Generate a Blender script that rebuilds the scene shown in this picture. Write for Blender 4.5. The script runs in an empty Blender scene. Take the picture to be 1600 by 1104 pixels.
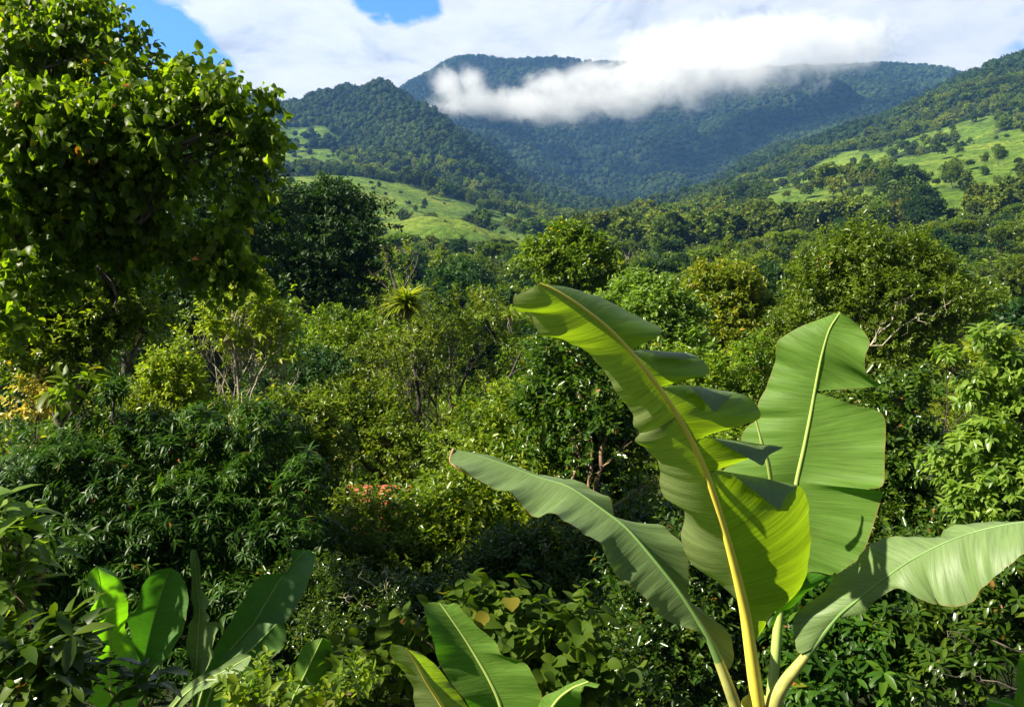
import bpy, math
import numpy as np
from mathutils import Vector

# ------------------------------------------------------------------ camera, light, exposure
sc = bpy.context.scene
COL = sc.collection
F = 1280.0
PITCH = math.atan(152.0 / F)
cam_d = bpy.data.cameras.new('camera')
cam = bpy.data.objects.new('camera', cam_d)
COL.objects.link(cam)
cam_d.sensor_width = 36.0
cam_d.lens = 36.0 * F / 1600.0
cam_d.clip_start = 0.05
cam_d.clip_end = 30000.0
cam.location = (0, 0, 0)
cam.rotation_euler = (math.radians(90) - PITCH, 0, 0)
sc.camera = cam

SUN_AZ = math.radians(-106)      # measured from +Y towards +X (negative = left)
SUN_EL = math.radians(40)
sdir = Vector((math.sin(SUN_AZ) * math.cos(SUN_EL), math.cos(SUN_AZ) * math.cos(SUN_EL), math.sin(SUN_EL)))
sun_d = bpy.data.lights.new('sun', 'SUN')
sun_d.energy = 5.0
sun_d.angle = math.radians(0.5)
sun_d.color = (1.0, 0.92, 0.74)
sun = bpy.data.objects.new('sun', sun_d)
COL.objects.link(sun)
sun.rotation_euler = sdir.to_track_quat('Z', 'Y').to_euler()

sc.view_settings.view_transform = 'Standard'
sc.view_settings.look = 'None'
sc.view_settings.exposure = 1.5
sc.view_settings.gamma = 1.0
sc.view_settings.use_curve_mapping = False
cy = sc.cycles
cy.max_bounces = 12
cy.diffuse_bounces = 3
cy.glossy_bounces = 2
cy.transmission_bounces = 4
cy.transparent_max_bounces = 6
cy.volume_bounces = 12
cy.volume_step_rate = 1.0
cy.volume_max_steps = 96
cy.use_denoising = True
cy.sample_clamp_indirect = 4.0
cy.caustics_reflective = False
cy.caustics_refractive = False


def ray(px, py):
    dx = (px - 800.0) / F
    dy = (552.0 - py) / F
    c, s = math.cos(PITCH), math.sin(PITCH)
    return np.array([dx, c + dy * s, -s + dy * c])


def P(px, py, Y):
    r = ray(px, py)
    return r * (Y / r[1])


def proj(p):
    c, s = math.cos(PITCH), math.sin(PITCH)
    zc = p[1] * c - p[2] * s
    yc = p[1] * s + p[2] * c
    return 800 + F * p[0] / zc, 552 - F * yc / zc


# ------------------------------------------------------------------ sky
def N(nt, typ, **kw):
    n = nt.nodes.new(typ)
    for k, v in kw.items():
        if hasattr(n, k):
            setattr(n, k, v)
        else:
            n.inputs[k.replace('_', ' ')].default_value = v
    return n


def math_n(nt, op, a, b=None, clamp=False):
    n = nt.nodes.new('ShaderNodeMath')
    n.operation = op
    n.use_clamp = clamp
    for i, v in enumerate((a, b)):
        if v is None:
            continue
        if isinstance(v, (int, float)):
            n.inputs[i].default_value = v
        else:
            nt.links.new(v, n.inputs[i])
    return n.outputs[0]


def ramp(nt, fac, stops, interp='LINEAR'):
    n = nt.nodes.new('ShaderNodeValToRGB')
    n.color_ramp.interpolation = interp
    el = n.color_ramp.elements
    while len(el) < len(stops):
        el.new(0.5)
    for e, (p, c) in zip(el, stops):
        e.position = p
        e.color = (c, c, c, 1) if isinstance(c, (int, float)) else (*c, 1)
    nt.links.new(fac, n.inputs[0])
    return n.outputs[0]


def mixc(nt, fac, a, b, blend='MIX'):
    n = nt.nodes.new('ShaderNodeMix')
    n.data_type = 'RGBA'
    n.blend_type = blend
    for s, v in ((0, fac), (6, a), (7, b)):
        if isinstance(v, (int, float)):
            n.inputs[s].default_value = v
        elif isinstance(v, tuple):
            n.inputs[s].default_value = (*v, 1)
        else:
            nt.links.new(v, n.inputs[s])
    return n.outputs[2]


def vdot(nt, v, d):
    n = nt.nodes.new('ShaderNodeVectorMath')
    n.operation = 'DOT_PRODUCT'
    nt.links.new(v, n.inputs[0])
    n.inputs[1].default_value = tuple(d)
    return n.outputs['Value']


world = bpy.data.worlds.new('World')
sc.world = world
world.use_nodes = True
nt = world.node_tree
nt.nodes.clear()
out = nt.nodes.new('ShaderNodeOutputWorld')
bg = nt.nodes.new('ShaderNodeBackground')
sky = nt.nodes.new('ShaderNodeTexSky')
sky.sky_type = 'NISHITA'
sky.sun_disc = False
sky.sun_elevation = SUN_EL
sky.sun_rotation = SUN_AZ
sky.altitude = 900
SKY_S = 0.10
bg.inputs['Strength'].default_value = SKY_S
tc = nt.nodes.new('ShaderNodeTexCoord')
dirv = tc.outputs['Generated']
mp = nt.nodes.new('ShaderNodeMapping')
mp.inputs['Scale'].default_value = (1.0, 1.0, 2.2)
mp.inputs['Rotation'].default_value = (0, 0.25, 0)
nt.links.new(dirv, mp.inputs['Vector'])
n1 = N(nt, 'ShaderNodeTexNoise', Scale=3.2, Detail=8.0, Roughness=0.58, Distortion=0.3)
nt.links.new(mp.outputs[0], n1.inputs['Vector'])
n2 = N(nt, 'ShaderNodeTexNoise', Scale=5.0, Detail=9.0, Roughness=0.6, Distortion=0.6)
nt.links.new(mp.outputs[0], n2.inputs['Vector'])
n3 = N(nt, 'ShaderNodeTexNoise', Scale=18.0, Detail=6.0, Roughness=0.6, Distortion=0.4)
nt.links.new(mp.outputs[0], n3.inputs['Vector'])


def unit(v):
    v = np.array(v, float)
    return v / np.linalg.norm(v)


# blue gaps in the cloud cover (directions in the sky)
gaps = [((630, -8), 0.032, .95), ((580, -12), 0.024, 0.8), ((668, 4), .02, .7), ((596, 16), .018, .6), ((235, 95), 0.05, 1.0), ((262, 60), 0.03, .7), ((215, 75), 0.055, 1.7), ((150, 30), 0.042, 1.5), ((285, 105), 0.045, 1.6), ((325, 118), 0.03, 1.5), ((110, 0), 0.04, 1.2),
        ((60, -60), 0.12, .9), ((340, 112), 0.03, 0.6), ((600, -90), 0.07, .6), ((1720, 60), 0.10, .3)]
acc = None
for (gx, gy), rad, amp in gaps:
    d = unit(ray(gx, gy))
    dt = vdot(nt, dirv, d)
    # 1-dot ~ ang^2/2
    g = math_n(nt, 'SUBTRACT', 1.0, math_n(nt, 'DIVIDE', math_n(nt, 'SUBTRACT', 1.0, dt), rad * rad / 2 * 1.6), clamp=True)
    g = math_n(nt, 'MULTIPLY', g, amp)
    acc = g if acc is None else math_n(nt, 'MAXIMUM', acc, g)
edge = math_n(nt, 'ADD', acc, math_n(nt, 'MULTIPLY', math_n(nt, 'SUBTRACT', n2.outputs[0], 0.5), 1.9))
edge = math_n(nt, 'ADD', edge, math_n(nt, 'MULTIPLY', math_n(nt, 'SUBTRACT', n3.outputs[0], 0.5), 1.1))
gapm = ramp(nt, edge, [(0.25, 0.0), (0.60, 1.0)])
gapm = math_n(nt, 'MULTIPLY', gapm, math_n(nt, 'MULTIPLY', acc, 4.0, clamp=True))
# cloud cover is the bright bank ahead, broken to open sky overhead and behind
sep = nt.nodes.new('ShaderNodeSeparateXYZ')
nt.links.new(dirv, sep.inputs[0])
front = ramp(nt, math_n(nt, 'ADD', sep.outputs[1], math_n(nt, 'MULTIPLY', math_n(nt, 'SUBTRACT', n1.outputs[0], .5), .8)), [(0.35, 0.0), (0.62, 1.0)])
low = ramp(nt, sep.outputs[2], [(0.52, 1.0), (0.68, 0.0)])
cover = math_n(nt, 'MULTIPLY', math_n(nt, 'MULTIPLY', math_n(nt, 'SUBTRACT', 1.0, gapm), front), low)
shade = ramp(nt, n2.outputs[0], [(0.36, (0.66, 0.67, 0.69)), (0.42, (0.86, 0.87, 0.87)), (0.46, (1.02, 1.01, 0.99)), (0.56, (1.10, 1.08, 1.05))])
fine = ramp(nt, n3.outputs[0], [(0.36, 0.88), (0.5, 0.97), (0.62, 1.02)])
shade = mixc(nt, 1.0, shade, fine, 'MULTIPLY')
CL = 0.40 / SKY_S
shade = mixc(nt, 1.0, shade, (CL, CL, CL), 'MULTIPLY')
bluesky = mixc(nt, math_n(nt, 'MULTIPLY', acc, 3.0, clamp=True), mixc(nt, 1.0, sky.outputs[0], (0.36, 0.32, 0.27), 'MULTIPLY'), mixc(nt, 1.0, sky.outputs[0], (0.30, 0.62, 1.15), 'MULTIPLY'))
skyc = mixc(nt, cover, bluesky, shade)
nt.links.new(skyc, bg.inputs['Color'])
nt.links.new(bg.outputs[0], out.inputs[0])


# ------------------------------------------------------------------ helpers
def tag(o, label=None, cat=None, group=None, kind=None):
    if label:
        o['label'] = label
    if cat:
        o['category'] = cat
    if group:
        o['group'] = group
    if kind:
        o['kind'] = kind
    return o


def empty(name, loc, label, cat, group=None):
    o = bpy.data.objects.new(name, None)
    o.empty_display_size = 0.3
    COL.objects.link(o)
    o.location = tuple(float(v) for v in loc)
    return tag(o, label, cat, group)


def mesh_np(name, V, faces_list, attrs=None, uv=None, smooth=False):
    """faces_list: list of (n,k) int arrays"""
    me = bpy.data.meshes.new(name)
    V = np.asarray(V, np.float32)
    loops = np.concatenate([f.ravel() for f in faces_list]).astype(np.int32)
    tot = np.concatenate([np.full(len(f), f.shape[1], np.int32) for f in faces_list])
    start = np.concatenate([[0], np.cumsum(tot)[:-1]]).astype(np.int32)
    me.vertices.add(len(V))
    me.vertices.foreach_set('co', V.ravel())
    me.loops.add(len(loops))
    me.loops.foreach_set('vertex_index', loops)
    me.polygons.add(len(tot))
    me.polygons.foreach_set('loop_start', start)
    me.polygons.foreach_set('loop_total', tot)
    if smooth:
        me.polygons.foreach_set('use_smooth', np.ones(len(tot), bool))
    if attrs:
        for k, (dom, a) in attrs.items():
            at = me.attributes.new(k, 'FLOAT', dom)
            at.data.foreach_set('value', np.asarray(a, np.float32))
    if uv is not None:
        l = me.uv_layers.new(name='UVMap')
        l.data.foreach_set('uv', np.asarray(uv, np.float32)[loops].ravel())
    me.update(calc_edges=True)
    return me


def obj(name, me, mat=None, parent=None):
    o = bpy.data.objects.new(name, me)
    COL.objects.link(o)
    if mat is not None and len(me.materials) == 0:
        me.materials.append(mat)
    if parent is not None:
        o.parent = parent
        if parent.parent is None:
            pl = np.array(parent.location)
        else:
            pl = np.zeros(3)
        o.location = (0, 0, 0)
    return o


def loc_obj(name, V, faces, mat, parent, attrs=None, uv=None, smooth=False):
    """vertices in world space, stored relative to the root empty"""
    root = parent
    while root is not None and root.parent is not None:
        root = root.parent
    V = np.asarray(V, float)
    if root is not None and root.type == 'EMPTY':
        V = V - np.array(root.location)
    me = mesh_np(name, V, faces, attrs, uv, smooth)
    return obj(name, me, mat, parent)


def catmull(pts, n):
    """dense Catmull-Rom resampled by chord length to n points; any dimension"""
    p = np.asarray(pts, float)
    if len(p) == 2:
        t = np.linspace(0, 1, n)[:, None]
        return p[0] * (1 - t) + p[1] * t
    q = np.vstack([2 * p[0] - p[1], p, 2 * p[-1] - p[-2]])
    res = []
    m = 12
    for i in range(len(p) - 1):
        p0, p1, p2, p3 = q[i], q[i + 1], q[i + 2], q[i + 3]
        # centripetal-ish tension to avoid loops
        t = np.linspace(0, 1, m, endpoint=False)[:, None]
        a = 0.42
        m1 = a * (p2 - p0)
        m2 = a * (p3 - p1)
        L = np.linalg.norm(p2 - p1)
        for mm in (m1, m2):
            l = np.linalg.norm(mm)
            if l > L * 1.2:
                mm *= L * 1.2 / l
        h = (2 * t**3 - 3 * t**2 + 1) * p1 + (t**3 - 2 * t**2 + t) * m1 + (-2 * t**3 + 3 * t**2) * p2 + (t**3 - t**2) * m2
        res.append(h)
    res.append(p[-1:])
    c = np.vstack(res)
    s = np.concatenate([[0], np.cumsum(np.linalg.norm(np.diff(c, axis=0), axis=1))])
    u = np.linspace(0, s[-1], n)
    return np.stack([np.interp(u, s, c[:, k]) for k in range(c.shape[1])], 1)


def tube_arrays(poly, rad, sides=6, off=0):
    p = np.asarray(poly, float)
    r = np.asarray(rad, float)
    n = len(p)
    tan = np.gradient(p, axis=0)
    tan /= np.linalg.norm(tan, axis=1)[:, None] + 1e-9
    ref = np.array([0.0, 0, 1.0]) if abs(tan[0][2]) < 0.9 else np.array([1.0, 0, 0])
    a = np.cross(tan, ref)
    bad = np.linalg.norm(a, axis=1) < 1e-3
    a[bad] = np.cross(tan[bad], [0.3, 1, 0.2])
    a /= np.linalg.norm(a, axis=1)[:, None]
    b = np.cross(tan, a)
    th = np.arange(sides) * 2 * math.pi / sides
    V = p[:, None, :] + r[:, None, None] * (np.cos(th)[None, :, None] * a[:, None, :] + np.sin(th)[None, :, None] * b[:, None, :])
    V = V.reshape(-1, 3)
    i = np.arange(n - 1)[:, None] * sides
    j = np.arange(sides)[None, :]
    j2 = (j + 1) % sides
    Fq = np.stack([i + j, i + j2, i + sides + j2, i + sides + j], -1).reshape(-1, 4) + off
    return V, Fq


class Tubes:
    def __init__(s):
        s.V, s.F, s.n = [], [], 0

    def add(s, poly, rad, sides=6):
        if np.isscalar(rad):
            rad = [rad] * len(poly)
        V, Fq = tube_arrays(poly, rad, sides, s.n)
        s.V.append(V)
        s.F.append(Fq)
        s.n += len(V)

    def build(s, name, mat, parent):
        return loc_obj(name, np.vstack(s.V), [np.vstack(s.F)], mat, parent, smooth=True)


_LAT = np.random.RandomState(5).rand(64, 64, 64).astype(np.float32)


def vnoise(x, y, z=0.0):
    x = np.asarray(x, float)
    y = np.asarray(y, float)
    z = np.zeros_like(x) + z
    xi, yi, zi = np.floor(x).astype(int), np.floor(y).astype(int), np.floor(z).astype(int)
    fx, fy, fz = x - xi, y - yi, z - zi
    fx, fy, fz = [f * f * (3 - 2 * f) for f in (fx, fy, fz)]
    g = lambda a, b, c: _LAT[(xi + a) & 63, (yi + b) & 63, (zi + c) & 63]
    r = 0
    for a in (0, 1):
        for b in (0, 1):
            for c in (0, 1):
                r = r + g(a, b, c) * (fx if a else 1 - fx) * (fy if b else 1 - fy) * (fz if c else 1 - fz)
    return r


def fbm(x, y, z=0.0, o=4):
    r, a, t = 0, 1.0, 0
    for k in range(o):
        f = 2.03 ** k
        r = r + a * vnoise(x * f + 13.7 * k, y * f + 5.1 * k, z * f)
        t += a
        a *= 0.5
    return r / t


# ------------------------------------------------------------------ materials
MATS = {}


def new_mat(name):
    m = bpy.data.materials.new(name)
    m.use_nodes = True
    m.node_tree.nodes.clear()
    MATS[name] = m
    return m, m.node_tree


def leaf_mat(name, cols, trans=0.35, rough=0.38, spec=0.5, var=0.25, tcol=None, inst=False):
    """cols: list of (pos,rgb) driven by the per-leaf tint"""
    m, nt = new_mat(name)
    o = nt.nodes.new('ShaderNodeOutputMaterial')
    at = nt.nodes.new('ShaderNodeAttribute')
    at.attribute_name = 'tint'
    oi = nt.nodes.new('ShaderNodeObjectInfo')
    c = ramp(nt, at.outputs['Fac'], cols)
    hsv = nt.nodes.new('ShaderNodeHueSaturation')
    nt.links.new(c, hsv.inputs['Color'])
    h = math_n(nt, 'ADD', 0.5 - 0.02 * var * 2, math_n(nt, 'MULTIPLY', oi.outputs['Random'], 0.04 * var * 2))
    v = math_n(nt, 'ADD', 1 - var, math_n(nt, 'MULTIPLY', math_n(nt, 'FRACT', math_n(nt, 'MULTIPLY', oi.outputs['Random'], 7.31)), 2 * var))
    nt.links.new(h, hsv.inputs['Hue'])
    nt.links.new(v, hsv.inputs['Value'])
    if inst:
        ia = nt.nodes.new('ShaderNodeAttribute')
        ia.attribute_type = 'INSTANCER'
        ia.attribute_name = 'patch'
        kk = ramp(nt, ia.outputs['Fac'], [(0.0, (.50, .56, .72)), (0.45, (.95, .95, 1.0)), (1.0, (1.7, 1.45, 1.0))])
        hsv2 = nt.nodes.new('ShaderNodeHueSaturation')
        nt.links.new(mixc(nt, 1.0, hsv.outputs[0], kk, 'MULTIPLY'), hsv2.inputs['Color'])
        hsv = hsv2
    pr = nt.nodes.new('ShaderNodeBsdfPrincipled')
    nt.links.new(hsv.outputs[0], pr.inputs['Base Color'])
    pr.inputs['Roughness'].default_value = rough
    pr.inputs['Specular IOR Level'].default_value = spec
    tr = nt.nodes.new('ShaderNodeBsdfTranslucent')
    k = tcol or (2.0, 2.1, 0.55)
    tcl = mixc(nt, 1.0, hsv.outputs[0], k, 'MULTIPLY')
    nt.links.new(tcl, tr.inputs['Color'])
    mx = nt.nodes.new('ShaderNodeMixShader')
    mx.inputs[0].default_value = trans
    nt.links.new(pr.outputs[0], mx.inputs[1])
    nt.links.new(tr.outputs[0], mx.inputs[2])
    nt.links.new(mx.outputs[0], o.inputs[0])
    return m


def bark_mat(name, c1, c2, scale=8.0, rough=0.85):
    m, nt = new_mat(name)
    o = nt.nodes.new('ShaderNodeOutputMaterial')
    t = nt.nodes.new('ShaderNodeTexCoord')
    mpn = nt.nodes.new('ShaderNodeMapping')
    mpn.inputs['Scale'].default_value = (1, 1, 0.35)
    nt.links.new(t.outputs['Object'], mpn.inputs[0])
    n = N(nt, 'ShaderNodeTexNoise', Scale=scale, Detail=6.0, Roughness=0.7)
    nt.links.new(mpn.outputs[0], n.inputs['Vector'])
    c = ramp(nt, n.outputs[0], [(0.35, c1), (0.62, c2)])
    pr = nt.nodes.new('ShaderNodeBsdfPrincipled')
    nt.links.new(c, pr.inputs['Base Color'])
    pr.inputs['Roughness'].default_value = rough
    bp = nt.nodes.new('ShaderNodeBump')
    bp.inputs['Strength'].default_value = 0.6
    bp.inputs['Distance'].default_value = 0.02
    nt.links.new(n.outputs[0], bp.inputs['Height'])
    nt.links.new(bp.outputs[0], pr.inputs['Normal'])
    nt.links.new(pr.outputs[0], o.inputs[0])
    return m


def blade_mat(name, top, under, tcolor, trans=0.42, rough=0.36, stripe=1.0, spec=0.30):
    """banana blade: fine parallel side veins (UV.x runs along the midrib), paler waxy underside"""
    m, nt = new_mat(name)
    o = nt.nodes.new('ShaderNodeOutputMaterial')
    uvn = nt.nodes.new('ShaderNodeUVMap')
    uvn.uv_map = 'UVMap'
    sp = nt.nodes.new('ShaderNodeSeparateXYZ')
    nt.links.new(uvn.outputs[0], sp.inputs[0])
    cmb = nt.nodes.new('ShaderNodeCombineXYZ')
    nt.links.new(math_n(nt, 'MULTIPLY', sp.outputs[0], 75.0), cmb.inputs[0])
    nt.links.new(math_n(nt, 'MULTIPLY', sp.outputs[1], 1.3), cmb.inputs[1])
    ns = N(nt, 'ShaderNodeTexNoise', Scale=1.0, Detail=3.0, Roughness=0.65)
    nt.links.new(cmb.outputs[0], ns.inputs['Vector'])
    cmb2 = nt.nodes.new('ShaderNodeCombineXYZ')
    nt.links.new(math_n(nt, 'MULTIPLY', sp.outputs[0], 9.0), cmb2.inputs[0])
    nt.links.new(math_n(nt, 'MULTIPLY', sp.outputs[1], 1.0), cmb2.inputs[1])
    nb = N(nt, 'ShaderNodeTexNoise', Scale=1.0, Detail=4.0, Roughness=0.55)
    nt.links.new(cmb2.outputs[0], nb.inputs['Vector'])
    geo = nt.nodes.new('ShaderNodeNewGeometry')
    spots = N(nt, 'ShaderNodeTexNoise', Scale=38.0, Detail=2.0, Roughness=0.5)
    nt.links.new(nt.nodes.new('ShaderNodeTexCoord').outputs['Object'], spots.inputs['Vector'])
    base = mixc(nt, geo.outputs['Backfacing'], top, under)
    st = ramp(nt, ns.outputs[0], [(0.3, 0.76), (0.5, 1.0), (0.7, 1.16)])
    st2 = ramp(nt, nb.outputs[0], [(0.3, 0.90), (0.7, 1.1)])
    base = mixc(nt, stripe, base, st, 'MULTIPLY')
    base = mixc(nt, 1.0, base, st2, 'MULTIPLY')
    # dry brown blemishes, rare
    sm = ramp(nt, spots.outputs[0], [(0.69, 0.0), (0.74, 1.0)])
    base = mixc(nt, math_n(nt, 'MULTIPLY', sm, 0.5), base, (0.16, 0.12, 0.04))
    # worn dry margin
    em = ramp(nt, math_n(nt, 'ADD', sp.outputs[1], math_n(nt, 'MULTIPLY', math_n(nt, 'SUBTRACT', nb.outputs[0], .5), .10)), [(0.975, 0.0), (1.0, 1.0)])
    base = mixc(nt, math_n(nt, 'MULTIPLY', em, 0.75), base, (0.22, 0.15, 0.05))
    blo = N(nt, 'ShaderNodeTexNoise', Scale=7.0, Detail=5.0, Roughness=0.6)
    nt.links.new(nt.nodes.new('ShaderNodeTexCoord').outputs['Object'], blo.inputs['Vector'])
    base = mixc(nt, ramp(nt, blo.outputs[0], [(0.56, 0.0), (0.76, 0.22)]), base, (0.20, 0.26, 0.06))
    pr = nt.nodes.new('ShaderNodeBsdfPrincipled')
    nt.links.new(base, pr.inputs['Base Color'])
    pr.inputs['Roughness'].default_value = rough
    pr.inputs['Specular IOR Level'].default_value = spec
    bp = nt.nodes.new('ShaderNodeBump')
    bp.inputs['Strength'].default_value = 0.7
    bp.inputs['Distance'].default_value = 0.004
    nt.links.new(ns.outputs[0], bp.inputs['Height'])
    nt.links.new(bp.outputs[0], pr.inputs['Normal'])
    tr = nt.nodes.new('ShaderNodeBsdfTranslucent')
    tcl = mixc(nt, 1.0, mixc(nt, 1.0, tcolor, st, 'MULTIPLY'), st2, 'MULTIPLY')
    nt.links.new(tcl, tr.inputs['Color'])
    nt.links.new(bp.outputs[0], tr.inputs['Normal'])
    mx = nt.nodes.new('ShaderNodeMixShader')
    mx.inputs[0].default_value = trans
    nt.links.new(pr.outputs[0], mx.inputs[1])
    nt.links.new(tr.outputs[0], mx.inputs[2])
    nt.links.new(mx.outputs[0], o.inputs[0])
    return m


def plain_mat(name, col, rough=0.6, noise=0.15, scale=6.0):
    m, nt = new_mat(name)
    o = nt.nodes.new('ShaderNodeOutputMaterial')
    t = nt.nodes.new('ShaderNodeTexCoord')
    n = N(nt, 'ShaderNodeTexNoise', Scale=scale, Detail=5.0, Roughness=0.6)
    nt.links.new(t.outputs['Object'], n.inputs['Vector'])
    k = ramp(nt, n.outputs[0], [(0.3, 1 - noise), (0.7, 1 + noise)])
    c = mixc(nt, 1.0, col, k, 'MULTIPLY')
    pr = nt.nodes.new('ShaderNodeBsdfPrincipled')
    nt.links.new(c, pr.inputs['Base Color'])
    pr.inputs['Roughness'].default_value = rough
    nt.links.new(pr.outputs[0], o.inputs[0])
    return m


G = lambda *a: tuple(a)
M_heart = leaf_mat('heart_leaf', [(0.0, (0.045, 0.080, 0.005)), (0.55, (0.095, 0.155, 0.008)), (0.9, (0.18, 0.24, 0.012)), (0.965, (0.34, 0.27, 0.02)), (0.99, (0.34, 0.13, 0.02))], trans=0.58, rough=0.42, spec=.3, var=0.05)
M_mango = leaf_mat('mango_leaf', [(0.0, (0.0161, 0.0468, 0.0047)), (0.6, (0.0350, 0.0959, 0.0075)), (0.95, (0.0739, 0.1521, 0.0094)), (0.995, (0.2960, 0.1053, 0.0187))], trans=0.30, rough=0.40, spec=0.22, var=0.1)
M_dark = leaf_mat('dark_leaf', [(0.0, (0.0108, 0.0324, 0.0068)), (0.6, (0.0243, 0.0648, 0.0095)), (1.0, (0.0540, 0.1080, 0.0135))], trans=0.25, rough=0.5, spec=.25, var=0.2)
M_lime = leaf_mat('lime_leaf', [(0.0, (0.085, 0.13, 0.008)), (0.5, (0.17, 0.23, 0.012)), (0.9, (0.28, 0.31, 0.03)), (0.99, (0.36, 0.27, 0.05))], trans=0.45, rough=0.42, spec=.35, var=0.1)
M_mid = leaf_mat('green_leaf', [(0.0, (0.0506, 0.0949, 0.0076)), (0.5, (0.1012, 0.1644, 0.0101)), (0.92, (0.2024, 0.2530, 0.0152)), (0.99, (0.3542, 0.2656, 0.0379))], trans=0.42, rough=0.33, spec=0.4, var=0.2)
M_gloss = leaf_mat('glossy_leaf', [(0.0, (0.0206, 0.0514, 0.0047)), (0.5, (0.0430, 0.0898, 0.0075)), (0.9, (0.0888, 0.1403, 0.0112)), (0.99, (0.2244, 0.1122, 0.0281))], trans=0.34, rough=0.27, spec=0.5, var=0.15)
M_olive = leaf_mat('olive_leaf', [(0.0, (0.0471, 0.0805, 0.0069)), (0.5, (0.1085, 0.1552, 0.0115)), (0.88, (0.1792, 0.2415, 0.0207)), (0.99, (0.3018, 0.2300, 0.0345))], trans=0.42, rough=0.34, spec=0.45, var=0.2)
M_gold = leaf_mat('golden_leaf', [(0.0, (0.060, 0.10, 0.008)), (0.5, (0.12, 0.17, 0.010)), (0.82, (0.24, 0.25, 0.02)), (1.0, (0.38, 0.27, 0.02))], trans=0.42, rough=0.36, spec=.4, var=0.1)
M_yellow = leaf_mat('yellow_leaf', [(0.0, (0.30, 0.28, 0.05)), (0.6, (0.50, 0.44, 0.07)), (0.95, (0.52, 0.40, 0.08))], trans=0.4, rough=0.4, var=0.1, tcol=(1.3, 1.2, .6))
M_round = leaf_mat('round_leaf', [(0.0, (0.035, 0.070, 0.006)), (0.6, (0.065, 0.115, 0.008)), (0.95, (0.15, 0.19, 0.015)), (0.985, (0.30, 0.12, 0.03))], trans=0.45, rough=0.6, spec=.15, var=0.1)
M_pale = leaf_mat('pale_leaf', [(0.0, (0.0600, 0.1200, 0.0180)), (0.5, (0.1320, 0.2160, 0.0264)), (0.95, (0.2400, 0.3240, 0.0540))], trans=0.42, rough=0.36, spec=0.45, var=0.1)
M_brom = leaf_mat('bromeliad_leaf', [(0.0, (0.14, 0.20, 0.015)), (0.7, (0.26, 0.32, 0.02)), (1.0, (0.42, 0.40, 0.05))], trans=0.4, rough=0.35, var=0.1)
M_rust = leaf_mat('rusty_leaf', [(0.0, (0.05, 0.035, 0.015)), (0.5, (0.10, 0.065, 0.025)), (1.0, (0.13, 0.11, 0.03))], trans=0.3, rough=0.5, var=0.15)
M_vfar = leaf_mat('hill_leaf', [(0.0, (0.0377, 0.0725, 0.0116)), (0.5, (0.0841, 0.1334, 0.0159)), (1.0, (0.1740, 0.2102, 0.0261))], trans=0.25, rough=0.7, spec=0.15, var=0.35, inst=True)
M_mtn = leaf_mat('mountain_leaf', [(0.0, (0.0133, 0.0323, 0.0114)), (0.5, (0.0247, 0.0513, 0.0152)), (1.0, (0.0476, 0.0741, 0.0190))], trans=0.10, rough=0.8, spec=0.1, var=0.45, inst=True)
M_bark = bark_mat('grey_bark', (0.035, 0.028, 0.020), (0.13, 0.105, 0.075))
M_barkd = bark_mat('dark_bark', (0.012, 0.011, 0.008), (0.055, 0.050, 0.032))
M_barkp = bark_mat('pale_bark', (0.16, 0.14, 0.09), (0.42, 0.38, 0.28))
M_barkr = bark_mat('red_bark', (0.06, 0.035, 0.022), (0.24, 0.15, 0.09))
M_moss = leaf_mat('moss', [(0.0, (0.10, 0.10, 0.03)), (1.0, (0.24, 0.23, 0.09))], trans=0.3, rough=0.9, spec=0.1)

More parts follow.
